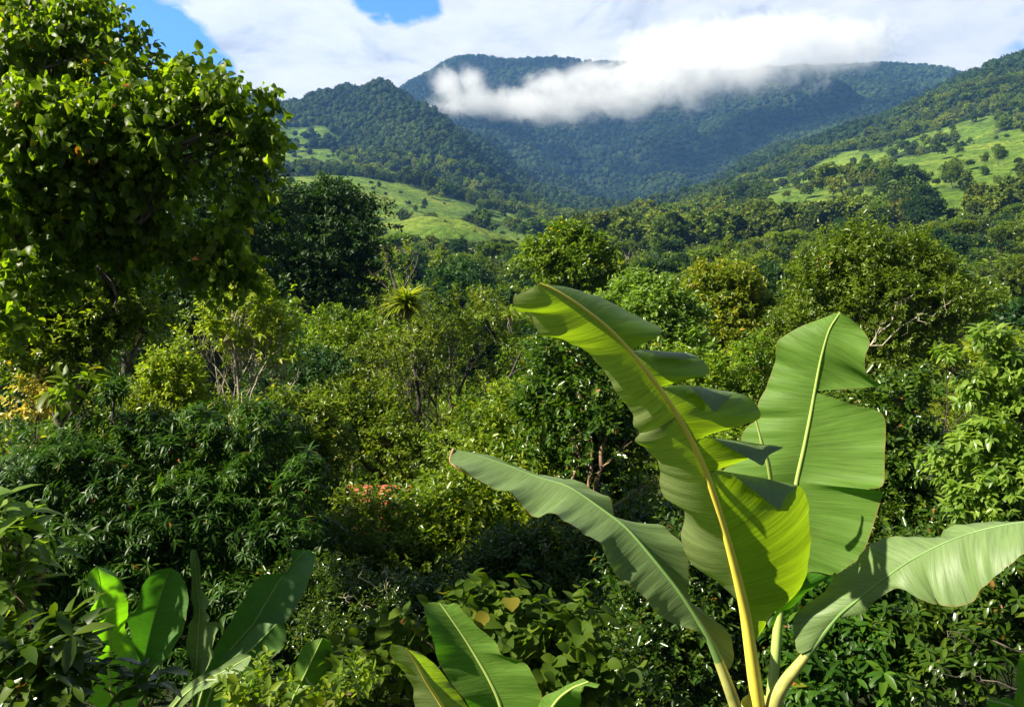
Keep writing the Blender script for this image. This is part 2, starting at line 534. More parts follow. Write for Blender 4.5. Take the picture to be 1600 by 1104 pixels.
# ------------------------------------------------------------------ terrain
ZY = [-60, 0, 6, 12, 20, 30, 45, 60, 85]
ZZ = [-3, -4, -5, -6.6, -8.8, -10.5, -12.5, -13.5, -13.8]
ROWS = {   # distance : (px, py of the ground there)
    130: [(-900, 470), (200, 505), (700, 520), (1200, 515), (1700, 490)],
    200: [(-900, 380), (0, 420), (400, 447), (800, 460), (1200, 452), (1450, 430), (1800, 400)],
    300: [(-900, 330), (0, 370), (400, 405), (800, 418), (1100, 412), (1350, 393), (1600, 360), (1900, 320)],
    400: [(-900, 280), (0, 330), (400, 375), (600, 378), (800, 390), (1000, 388), (1200, 372), (1400, 345), (1600, 315), (1900, 270)],
    500: [(-900, 250), (0, 300), (400, 345), (560, 362), (620, 350), (680, 334), (740, 346), (800, 372), (900, 378), (1050, 368), (1200, 345), (1300, 325), (1400, 300), (1500, 280), (1600, 255), (1900, 200)],
    600: [(-900, 240), (0, 290), (400, 325), (560, 345), (680, 352), (800, 368), (900, 372), (1050, 352), (1180, 325), (1300, 292), (1400, 270), (1500, 248), (1600, 222), (1900, 160)],
    720: [(-900, 230), (0, 270), (400, 300), (560, 305), (650, 318), (740, 340), (850, 364), (950, 364), (1050, 346), (1180, 300), (1260, 280), (1340, 258), (1400, 245), (1480, 228), (1540, 214), (1600, 200), (1900, 140)],
    830: [(-900, 220), (0, 260), (400, 278), (430, 279), (510, 274), (590, 282), (650, 291), (740, 316), (820, 341), (870, 355), (950, 358), (1050, 344), (1180, 306), (1300, 275), (1400, 252), (1500, 232), (1600, 205), (1900, 130)],
    1000: [(-900, 200), (0, 255), (400, 275), (500, 272), (600, 282), (700, 305), (800, 335), (900, 348), (1000, 345), (1100, 318), (1200, 278), (1300, 242), (1400, 212), (1500, 178), (1600, 150), (1900, 90)],
    1300: [(-900, 170), (0, 200), (400, 236), (500, 220), (600, 222), (700, 250), (800, 292), (880, 330), (950, 340), (1020, 330), (1080, 308), (1150, 272), (1230, 232), (1300, 207), (1360, 186), (1440, 146), (1500, 121), (1540, 106), (1600, 92), (1900, 60)],
    1700: [(-900, 140), (0, 150), (400, 166), (440, 149), (490, 130), (540, 123), (580, 123), (610, 138), (640, 155), (690, 180), (740, 213), (800, 258), (850, 294), (900, 322), (1000, 334), (1100, 300), (1200, 262), (1300, 232), (1400, 200), (1500, 170), (1600, 140), (1900, 100)],
    2200: [(-900, 200), (0, 200), (400, 200), (600, 210), (700, 232), (800, 268), (900, 303), (1000, 315), (1100, 275), (1200, 226), (1300, 195), (1400, 170), (1500, 165), (1600, 140), (1900, 100)],
    2700: [(-900, 200), (0, 200), (400, 190), (600, 170), (640, 160), (700, 158), (800, 178), (900, 205), (1000, 222), (1100, 195), (1200, 158), (1300, 140), (1400, 128), (1500, 135), (1600, 130), (1900, 100)],
    3300: [(-900, 200), (0, 200), (400, 195), (560, 180), (600, 162), (640, 142), (670, 116), (700, 100), (750, 91), (800, 93), (850, 92), (900, 95), (960, 99), (1000, 106), (1100, 112), (1200, 106), (1300, 102), (1340, 101), (1400, 103), (1440, 108), (1480, 114), (1500, 120), (1600, 118), (1900, 100)],
    4200: [(-900, 260), (600, 230), (1000, 180), (1400, 190), (1900, 200)],
}
RY = np.array(sorted(ROWS))


def zrow(Yr, px):
    a = np.array(ROWS[Yr], float)
    # a little smoothing of the polyline
    py = (np.interp(px, a[:, 0], a[:, 1]) * 2 + np.interp(px - 18, a[:, 0], a[:, 1]) + np.interp(px + 18, a[:, 0], a[:, 1])) / 4
    c, s = math.cos(PITCH), math.sin(PITCH)
    dy = (552.0 - py) / F
    return (-s + dy * c) / (c + dy * s) * Yr


def HZ(x, y):
    x = np.atleast_1d(np.asarray(x, float))
    y = np.atleast_1d(np.asarray(y, float))
    zn = np.interp(y, ZY, ZZ)
    yy = np.clip(y, 85, 4199.9)
    px = 800 + F * x / yy * 0.9935
    k = np.clip(np.searchsorted(RY, yy, side='right') - 1, -1, len(RY) - 2)
    zt = np.stack([np.full_like(x, -13.8)] + [zrow(r, px) for r in RY], 0)
    RYx = np.concatenate([[85.0], RY])
    lo = k + 1
    t = (yy - RYx[lo]) / (RYx[lo + 1] - RYx[lo])
    # cubic-ish ease only where far
    ts = np.where(yy > 1000, t * t * (3 - 2 * t) * 0.5 + t * 0.5, t)
    idx = np.arange(len(x))
    z = zt[lo, idx] * (1 - ts) + zt[lo + 1, idx] * ts
    z = np.where(y < 85, zn, z)
    # gullies and swells
    amp = np.interp(y, [0, 60, 300, 700, 1300, 2500, 3000, 4200], [0.15, 0.5, 1.5, 5, 18, 42, 20, 18])
    wl = np.interp(y, [0, 300, 1200, 4200], [12, 60, 170, 330])
    n = fbm(x / 190.0 + 7.3, y / 260.0, 0.3, 4) - 0.5
    n2 = fbm(x / 40.0, y / 40.0, 2.3, 3) - 0.5
    rg = 0.5 - np.abs(fbm(x / 260.0 + y / 900.0, y / 700.0 + 3, 4.4, 3) - 0.5) * 4
    ter = np.interp(y, [0, 350, 420, 900, 1100], [0, 0, 1, 1, 0])
    z = z + ter * ((fbm(x / 30.0, y / 13.0 + x / 60., 6.1, 3) - .5) * 6.0)
    z = z + n * amp * 1.5 - rg * np.interp(y, [0, 500, 900, 1300, 2500, 3000, 4200], [0, 2, 8, 42, 115, 24, 12]) + n2 * np.interp(y, [0, 60, 300, 1000, 4000], [0.3, 0.8, 2.0, 5, 10])
    return z


def hz(x, y):
    return float(HZ([x], [y])[0])


def gmask(x, y):
    """1 = open pasture, 0 = woodland floor"""
    x = np.asarray(x, float)
    y = np.asarray(y, float)
    px = 800 + F * x / np.maximum(y, 1)
    nz = fbm(x / 55.0 + 3.1, y / 55.0, 1.1, 4) - 0.5
    nb = fbm(x / 120.0 + 9.1, y / 160.0, 5.1, 3) - 0.5

    def band(v, a, b, s):
        return np.clip((v - a) / s, 0, 1) * np.clip((b - v) / s, 0, 1)
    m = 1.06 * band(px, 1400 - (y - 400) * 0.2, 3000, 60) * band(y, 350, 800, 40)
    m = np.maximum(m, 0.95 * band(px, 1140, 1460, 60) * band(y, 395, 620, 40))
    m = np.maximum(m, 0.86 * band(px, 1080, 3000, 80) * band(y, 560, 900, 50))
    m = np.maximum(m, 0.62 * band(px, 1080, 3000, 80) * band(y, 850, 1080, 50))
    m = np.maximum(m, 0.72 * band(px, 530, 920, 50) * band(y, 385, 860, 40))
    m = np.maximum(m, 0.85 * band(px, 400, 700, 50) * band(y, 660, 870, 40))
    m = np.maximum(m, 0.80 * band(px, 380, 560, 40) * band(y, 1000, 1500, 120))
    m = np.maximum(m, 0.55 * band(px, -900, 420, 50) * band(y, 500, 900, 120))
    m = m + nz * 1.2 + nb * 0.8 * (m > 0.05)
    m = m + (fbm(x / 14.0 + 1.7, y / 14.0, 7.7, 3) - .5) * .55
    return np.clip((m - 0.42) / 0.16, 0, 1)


def build_terrain():
    ys = np.concatenate([np.linspace(-60, 60, 50), np.geomspace(62, 4200, 330)])
    us = np.linspace(-1.5, 1.5, 420)
    U, Yg = np.meshgrid(us, ys)
    X = U * (np.maximum(Yg, 0) * 0.72 + 60)
    Z = HZ(X.ravel(), Yg.ravel())
    V = np.stack([X.ravel(), Yg.ravel(), Z], 1)
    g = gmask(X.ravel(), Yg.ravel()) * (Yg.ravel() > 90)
    nr, nc = X.shape
    i = np.arange(nr - 1)[:, None] * nc
    j = np.arange(nc - 1)[None, :]
    Fq = np.stack([i + j, i + j + 1, i + nc + j + 1, i + nc + j], -1).reshape(-1, 4)
    m, nt = new_mat('valley_ground')
    o = nt.nodes.new('ShaderNodeOutputMaterial')
    at = nt.nodes.new('ShaderNodeAttribute')
    at.attribute_name = 'pasture'
    t = nt.nodes.new('ShaderNodeTexCoord')
    na = N(nt, 'ShaderNodeTexNoise', Scale=0.02, Detail=8.0, Roughness=0.62)
    nb = N(nt, 'ShaderNodeTexNoise', Scale=0.22, Detail=7.0, Roughness=0.7)
    for n in (na, nb):
        nt.links.new(t.outputs['Object'], n.inputs['Vector'])
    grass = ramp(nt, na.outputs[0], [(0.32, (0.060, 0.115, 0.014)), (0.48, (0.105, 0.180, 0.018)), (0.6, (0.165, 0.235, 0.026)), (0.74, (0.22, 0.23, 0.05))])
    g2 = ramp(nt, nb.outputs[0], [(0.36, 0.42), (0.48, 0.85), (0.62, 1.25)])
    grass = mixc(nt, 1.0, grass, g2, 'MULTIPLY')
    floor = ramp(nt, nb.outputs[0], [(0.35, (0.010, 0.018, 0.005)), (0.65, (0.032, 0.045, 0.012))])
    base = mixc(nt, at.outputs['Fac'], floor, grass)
    pr = nt.nodes.new('ShaderNodeBsdfPrincipled')
    nt.links.new(base, pr.inputs['Base Color'])
    pr.inputs['Roughness'].default_value = 0.95
    pr.inputs['Specular IOR Level'].default_value = 0.1
    bp = nt.nodes.new('ShaderNodeBump')
    bp.inputs['Strength'].default_value = 1.0
    bp.inputs['Distance'].default_value = 2.5
    nt.links.new(nb.outputs[0], bp.inputs['Height'])
    nt.links.new(bp.outputs[0], pr.inputs['Normal'])
    nt.links.new(pr.outputs[0], o.inputs[0])
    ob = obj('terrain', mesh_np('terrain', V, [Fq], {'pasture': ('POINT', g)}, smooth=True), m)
    tag(ob, kind='structure')
    return ob


build_terrain()


# ------------------------------------------------------------------ leaves
def leaf_shape(kind):
    """returns verts (side, along, normal) and faces"""
    if kind == 'quad':
        w = 0.30
        return np.array([(0, 0, 0), (-w, .5, .09), (0, 1, -.08), (w, .5, .09)]), [(0, 1, 2, 3)]
    if kind == 'card':
        w = 0.42
        return np.array([(-w * .6, 0, 0), (-w, .7, .12), (w * .3, 1.05, -.05), (w, .35, .05)]), [(0, 1, 2, 3)]
    if kind == 'oval':
        w = 0.23
        return np.array([(0, 0, 0), (-w, .33, .06), (-w * .8, .7, .02), (0, 1, -.16), (w * .8, .7, .02), (w, .33, .06)]), [(0, 1, 2, 3), (0, 3, 4, 5)]
    if kind == 'long':
        st, wd, cur = [0, .22, .5, .78, 1], [.02, .085, .115, .075, 0], .32
    elif kind == 'mango':
        st, wd, cur = [0, .2, .5, .8, 1], [.015, .07, .09, .055, 0], .34
    elif kind == 'heart':
        st, wd, cur = [0, .12, .35, .65, 1], [.10, .36, .42, .27, 0], .18
    elif kind == 'round':
        st, wd, cur = [0, .14, .4, .75, 1], [.12, .34, .42, .31, 0.03], .2
    elif kind == 'strap':
        st, wd, cur = [0, .25, .5, .75, 1], [.06, .065, .055, .035, 0], .6
    elif kind == 'lance':
        st, wd, cur = [0, .2, .45, .75, 1], [.015, .12, .17, .12, 0], .25
    elif kind == 'frond':
        st, wd, cur = [0, .2, .45, .75, 1], [.02, .13, .17, .12, 0], .8
    V, Fc = [], []
    for s, w in zip(st, wd):
        z = -cur * s * s
        V += [(-w, s - cur * .25 * s * s, z + w * .28), (0, s - cur * .25 * s * s, z), (w, s - cur * .25 * s * s, z + w * .28)]
    for i in range(len(st) - 1):
        a = i * 3
        Fc += [(a, a + 3, a + 4, a + 1), (a + 1, a + 4, a + 5, a + 2)]
    return np.array(V), Fc


def leaves(Pb, D, Nn, S, kind, tint):
    sv, sf = leaf_shape(kind)
    D = D / (np.linalg.norm(D, axis=1)[:, None] + 1e-9)
    side = np.cross(D, Nn)
    side /= np.linalg.norm(side, axis=1)[:, None] + 1e-9
    Nn = np.cross(side, D)
    M = len(Pb)
    V = Pb[:, None, :] + S[:, None, None] * (sv[None, :, 0, None] * side[:, None, :] + sv[None, :, 1, None] * D[:, None, :] + sv[None, :, 2, None] * Nn[:, None, :])
    k = len(sv)
    fa = np.array(sf)
    Fq = (np.arange(M) * k)[:, None, None] + fa[None]
    return V.reshape(-1, 3), Fq.reshape(-1, fa.shape[1]), np.repeat(tint, len(sf))


SPEC = {  # shape, leaves per sprig, leaf length, sprig length, spread (axis share), droop, up
    'heart': dict(kind='heart', n=9, L=.17, tw=.50, spread=.9, droop=1.1, flat=.25),
    'mango': dict(kind='mango', n=13, L=.22, tw=.12, spread=1.1, droop=.35, flat=.6),
    'small': dict(kind='oval', n=14, L=.10, tw=.45, spread=.8, droop=.15, flat=.5),
    'mid': dict(kind='oval', n=12, L=.15, tw=.45, spread=.8, droop=.3, flat=.5),
    'rosette': dict(kind='lance', n=10, L=.17, tw=.08, spread=1.2, droop=.3, flat=.8),
    'round': dict(kind='round', n=6, L=.19, tw=.45, spread=.8, droop=.45, flat=.5),
    'big': dict(kind='lance', n=8, L=.26, tw=.25, spread=1.0, droop=.35, flat=.6),
    'quad': dict(kind='quad', n=12, L=.42, tw=.7, spread=.9, droop=.1, flat=.4),
    'hill': dict(kind='card', n=7, L=1.1, tw=1.0, spread=.9, droop=.0, flat=.4),
}


def rand_dirs(rs, n):
    v = rs.normal(size=(n, 3))
    return v / np.linalg.norm(v, axis=1)[:, None]


def sprigs(rs, C, OUT, spec, scale=1.0, tint_base=None, tint_var=.35):
    """C clump points, OUT sprig axis"""
    n = spec['n']
    L = spec['L'] * scale
    M = len(C)
    tw = spec['tw'] * scale
    u = np.tile(np.linspace(0.1, 1, n), (M, 1)) + rs.uniform(-.05, .05, (M, n))
    az = rs.uniform(0, 6.28, (M, 1)) + np.arange(n)[None, :] * 2.4
    ax = OUT / np.linalg.norm(OUT, axis=1)[:, None]
    ref = rand_dirs(rs, M)
    a = np.cross(ax, ref)
    a /= np.linalg.norm(a, axis=1)[:, None] + 1e-9
    b = np.cross(ax, a)
    base = C[:, None, :] + ax[:, None, :] * (u * tw)[..., None]
    rad = np.cos(az)[..., None] * a[:, None, :] + np.sin(az)[..., None] * b[:, None, :]
    sp = spec['spread'] * rs.uniform(.6, 1.2, (M, n))
    D = ax[:, None, :] * (1.1 - sp * .6)[..., None] + rad * sp[..., None]
    D[..., 2] -= spec['droop'] * rs.uniform(.5, 1.4, (M, n))
    D = D.reshape(-1, 3)
    D /= np.linalg.norm(D, axis=1)[:, None] + 1e-9
    Nn = rand_dirs(rs, M * n) * (1 - spec['flat']) + np.array([0, 0, 1.0]) * spec['flat'] + np.repeat(ax, n, 0) * .4
    S = L * rs.uniform(.55, 1.25, M * n) * np.repeat(rs.uniform(.75, 1.2, M), n)
    tb = rs.uniform(.25, .75, M) if tint_base is None else tint_base
    t = np.clip(np.repeat(tb, n) + rs.normal(0, tint_var * .5, M * n), 0, .9)
    t = np.where(rs.uniform(0, 1, M * n) < .004, 1.0, t)
    t = np.where(rs.uniform(0, 1, M * n) < .006, .96, t)
    return leaves(base.reshape(-1, 3), D, Nn, S, spec['kind'], t)


def lobe_points(rs, lobes, n, shell=.45, up=.25, rough=.22):
    lb0 = np.array(lobes, float)
    sub = []
    for q in lb0:
        sub.append(np.concatenate([q[:3], q[3:6] * .62]))
        for _ in range(7):
            dd = rand_dirs(rs, 1)[0]
            dd[2] = dd[2] * .8 + .2
            f = rs.uniform(.22, .50)
            sub.append(np.concatenate([q[:3] + dd * q[3:6] * rs.uniform(.52, 1.04), q[3:6] * f]))
    lb = np.array(sub)
    vol = (lb[:, 3] * lb[:, 4] * lb[:, 5]) ** (2 / 3.)
    k = rs.choice(len(lb), n, p=vol / vol.sum())
    d = rand_dirs(rs, n)
    d[:, 2] += up
    d /= np.linalg.norm(d, axis=1)[:, None]
    r = 1 - shell * rs.uniform(0, 1, n) ** 1.6
    bump = 1 + rough * (vnoise(d[:, 0] * 2.3 + k * 3.7 + 20, d[:, 1] * 2.3 + 20, d[:, 2] * 2.3 + 20) * 2 - 1) * 1.6
    r = r * bump * (1 + .35 * rs.uniform(0, 1, n) ** 6)
    C = lb[k, :3] + d * lb[k, 3:6] * r[:, None]
    # discard points deep inside another lobe
    deep = np.zeros(n, bool)
    for q in lb:
        e = (((C - q[:3]) / q[3:6]) ** 2).sum(1)
        deep |= e < (0.50 ** 2)
    return C[~deep], d[~deep], k[~deep]


def wiggle(rs, a, b, n=6, w=.08, sag=0.0):
    a, b = np.array(a, float), np.array(b, float)
    t = np.linspace(0, 1, n)[:, None]
    L = np.linalg.norm(b - a)
    off = rs.normal(0, w * L, (n, 3)) * np.sin(t * math.pi)
    p = a * (1 - t) + b * t + off
    p[:, 2] += -sag * L * np.sin(t[:, 0] * math.pi)
    return p


def crown_world(root, lobes, n, spec, mat, seed, scale=1.0, up=.25, shell=.45, rough=.22, name='crown', tv=.35, outup=.35, holes=0.0):
    rs = np.random.RandomState(seed)
    C, d, k = lobe_points(rs, lobes, n, shell, up, rough)
    if holes > 0:
        m = np.mean([max(l[3:6]) for l in lobes])
        h = vnoise(C[:, 0] / m * 3 + 9, C[:, 1] / m * 3 + 9, C[:, 2] / m * 3 + 9)
        keep = h > holes
        C, d, k = C[keep], d[keep], k[keep]
    out = d * .8 + rand_dirs(rs, len(C)) * .6
    out[:, 2] += outup
    m = np.mean([max(l[3:6]) for l in lobes])
    tb = np.clip(.15 + .7 * fbm(C[:, 0] / m * 2.2 + 4, C[:, 1] / m * 2.2 + 4, C[:, 2] / m * 2.2 + 4, 2) + rs.normal(0, .1, len(C)), 0, .9)
    V, Fq, t = sprigs(rs, C, out, spec, scale, tb, tv)
    return loc_obj(name, V, [Fq], mat, root, {'tint': ('FACE', t)}), C


def limbs(root, base, fork, lobes, C, mat, seed, r0=.15, twigs=14, name='trunk', lean=None, tw_r=.012):
    rs = np.random.RandomState(seed + 77)
    T = Tubes()
    b, f = np.array(base, float), np.array(fork, float)
    tr = wiggle(rs, b, f, 8, .035)
    tr[0] = b
    rad = np.linspace(r0, r0 * .62, 8)
    rad[0] *= 1.35
    T.add(tr, rad, 9)
    lb = np.array(lobes, float)
    for q in lb:
        c = q[:3] - np.array([0, 0, q[5] * .35])
        st = tr[rs.randint(5, 8)]
        p = wiggle(rs, st, c, 7, .09, -.05)
        T.add(p, np.linspace(r0 * .5, r0 * .16, 7), 6)
        e = (((C - q[:3]) / q[3:6]) ** 2).sum(1)
        ids = np.where(e < 1.4)[0]
        if len(ids):
            for i in rs.choice(ids, min(twigs, len(ids)), replace=False):
                s2 = p[rs.randint(3, 7)]
                w = wiggle(rs, s2, C[i], 5, .08, -.04)
                T.add(w, np.linspace(r0 * .17, max(tw_r * .5, r0 * .03), 5), 4)
    return T.build(name, mat, root)


def plobe(px, py, Y, r, ky=1.0, kd=.8):
    """lobe from a picture position and radius (photo px) at distance Y"""
    p = P(px, py, Y)
    R = r * Y / F
    return (p[0], p[1], p[2], R, R * kd, R * ky)


def near_tree(name, label, cat, lobes, n, spec, mat, bark, seed, base=None, fork=None, r0=.12, scale=1.0, twigs=14, group=None, boughs=(), nl=99, ky=1.0, **kw):
    lb = [plobe(*l, ky) if len(l) == 4 else plobe(*l) for l in lobes]
    c = np.mean([l[:3] for l in lb], 0)
    if base is None:
        base = (c[0], c[1], hz(c[0], c[1]) - .1)
    else:
        q = P(*base)
        z = min(q[2], hz(q[0], q[1]) - .05)
        base = (q[0], q[1], z)
    if fork is None:
        zmin = min(l[2] - l[5] * .6 for l in lb)
        fork = (c[0] * .7 + base[0] * .3, c[1], max(base[2] + .4, zmin))
    else:
        fork = P(*fork)
    root = empty(name, base, label, cat, group)
    cr, C = crown_world(root, lb, n, SPEC[spec], mat, seed, scale, **kw)
    limbs(root, base, fork, lb[:nl] if nl < 50 else lb, C, bark, seed, r0, twigs)
    if boughs:
        T = Tubes()
        rs = np.random.RandomState(seed)
        for pts, ra, rb in boughs:
            c_ = catmull([P(*q) for q in pts], 16)
            c_[1:-1] += rs.normal(0, ra * .25, (14, 3))
            T.add(c_, np.linspace(ra, rb, 16), 8)
            for k in range(4):
                a = c_[rs.randint(5, 16)]
                e = a + (rand_dirs(rs, 1)[0] * np.array([1, .5, .6]) + np.array([0, 0, .6])) * rs.uniform(.5, 1.3) * ra * 9
                T.add(wiggle(rs, a, e, 6, .08), np.linspace(rb * .8, rb * .2, 6), 5)
        T.build('boughs', bark, root)
    return root, C


# ------------------------------------------------------------------ banana blades
def patch_half(mid, edge, ns=60, nv=14, bow=.0, ripple=.012, fr=9.0, ph=0.0, u0=0.0, L=None, side=1):
    """surface between a midrib curve and a blade edge; points are (px,py,depth)"""
    m = catmull([P(*q) for q in mid], ns)
    e = catmull([P(*q) for q in edge], ns)
    s = np.linspace(0, 1, ns)
    v = np.linspace(0, 1, nv)
    W = m[:, None, :] * (1 - v)[None, :, None] + e[:, None, :] * v[None, :, None]
    t = np.gradient(m, axis=0)
    c = e - m
    n = np.cross(t, c)
    ln = np.linalg.norm(n, axis=1)[:, None]
    n = np.where(ln > 1e-7, n / (ln + 1e-9), 0)
    # keep the normal pointing at the camera
    flip = np.sign((n * -m).sum(1))
    flip[flip == 0] = 1
    n = n * flip[:, None]
    for _ in range(3):
        n[1:-1] = (n[:-2] + n[1:-1] * 2 + n[2:]) / 4
    wd = np.linalg.norm(c, axis=1)[:, None]
    W = W + n[:, None, :] * (bow * wd * (4 * v * (1 - v))[None, :])[..., None]
    length = np.linalg.norm(np.diff(m, axis=0), axis=1).sum()
    arc = s * length
    rp = (np.sin(arc * fr * 2.2 + ph) * .6 + np.sin(arc * fr * 5.3 + ph * 2.1) * .28 + np.sin(arc * fr * 11.7 + ph * 3.3) * .14)
    env = np.sin(np.pi * np.clip(s, 0, 1)) ** .4
    W = W + n[:, None, :] * (ripple * (rp * env)[:, None] * (v ** 1.3)[None, :] * np.minimum(1, wd / .15))[..., None]
    UV = np.stack(np.broadcast_arrays((u0 + arc)[:, None] * np.ones(nv)[None], v[None, :] * np.ones(ns)[:, None]), -1).reshape(-1, 2)
    i = np.arange(ns - 1)[:, None] * nv
    j = np.arange(nv - 1)[None]
    Fq = np.stack([i + j, i + j + 1, i + nv + j + 1, i + nv + j], -1).reshape(-1, 4)
    if side < 0:
        Fq = Fq[:, ::-1]
    return W.reshape(-1, 3), Fq, UV


def blade(root, name, parts, midrib, mr_mat, mat, r_base=.02, r_tip=.004, label=None, rads=None, pet=0):
    """parts: list of dict(mid, edge, ...) ; midrib list of (px,py,d)"""
    Vs, Fs, Us, n = [], [], [], 0
    for p in parts:
        V, Fq, U = patch_half(**p)
        Vs.append(V)
        Fs.append(Fq + n)
        Us.append(U)
        n += len(V)
    o = loc_obj(name, np.vstack(Vs), [np.vstack(Fs)], mat, root, uv=np.vstack(Us), smooth=True)
    if label:
        o['label'] = label
    c = catmull([P(*q) for q in midrib], 60)
    rr = np.linspace(r_base, r_tip, 60) if rads is None else np.interp(np.linspace(0, 1, 60), np.linspace(0, 1, len(rads)), rads)
    if pet:
        k = int(60 * pet)
        T = Tubes()
        T.add(c[:k + 1], rr[:k + 1], 12)
        T.build('petiole', M_pet, o)
        c, rr = c[k:], np.concatenate([np.linspace(rr[k] * .98, rr[min(k + 8, 59)] * .6, 8), rr[k + 8:] * .6])
    T = Tubes()
    T.add(c, rr, 10)
    T.build('midrib', mr_mat, o)
    return o


M_bl1 = blade_mat('blade_backlit', (0.085, 0.17, 0.022), (0.22, 0.27, 0.11), (0.30, 0.47, 0.008), trans=.55, rough=.40)
M_bl2 = blade_mat('blade_fresh', (0.060, 0.185, 0.016), (0.10, 0.19, 0.03), (0.11, 0.36, 0.004), trans=.36, rough=.55, spec=.18)
M_bl3 = blade_mat('blade_bluish', (0.105, 0.185, 0.070), (0.13, 0.20, 0.07), (0.13, 0.26, 0.02), trans=.22, rough=.46)
M_bl4 = blade_mat('blade_dark', (0.035, 0.11, 0.022), (0.06, 0.14, 0.03), (0.08, 0.28, 0.008), trans=.30, rough=.52)
M_rib = plain_mat('midrib_yellow', (0.80, 0.68, 0.09), .4, .10, 9)
M_ribg = plain_mat('midrib_green', (0.30, 0.40, 0.10), .4, .12, 9)
M_pet = plain_mat('petiole_pale', (0.40, 0.40, 0.11), .5, .30, 9)
M_ribd = plain_mat('midrib_dark', (0.13, 0.23, 0.06), .45, .12, 9)
M_dry = plain_mat('dry_leaf', (0.30, 0.17, 0.09), .7, .3, 20)


def z4(pts, d):
    """attach interpolated depth d=(start..end) to 2D points"""
    dd = np.interp(np.linspace(0, 1, len(pts)), np.linspace(0, 1, len(d)), d)
    return [(p[0], p[1], float(q)) for p, q in zip(pts, dd)]


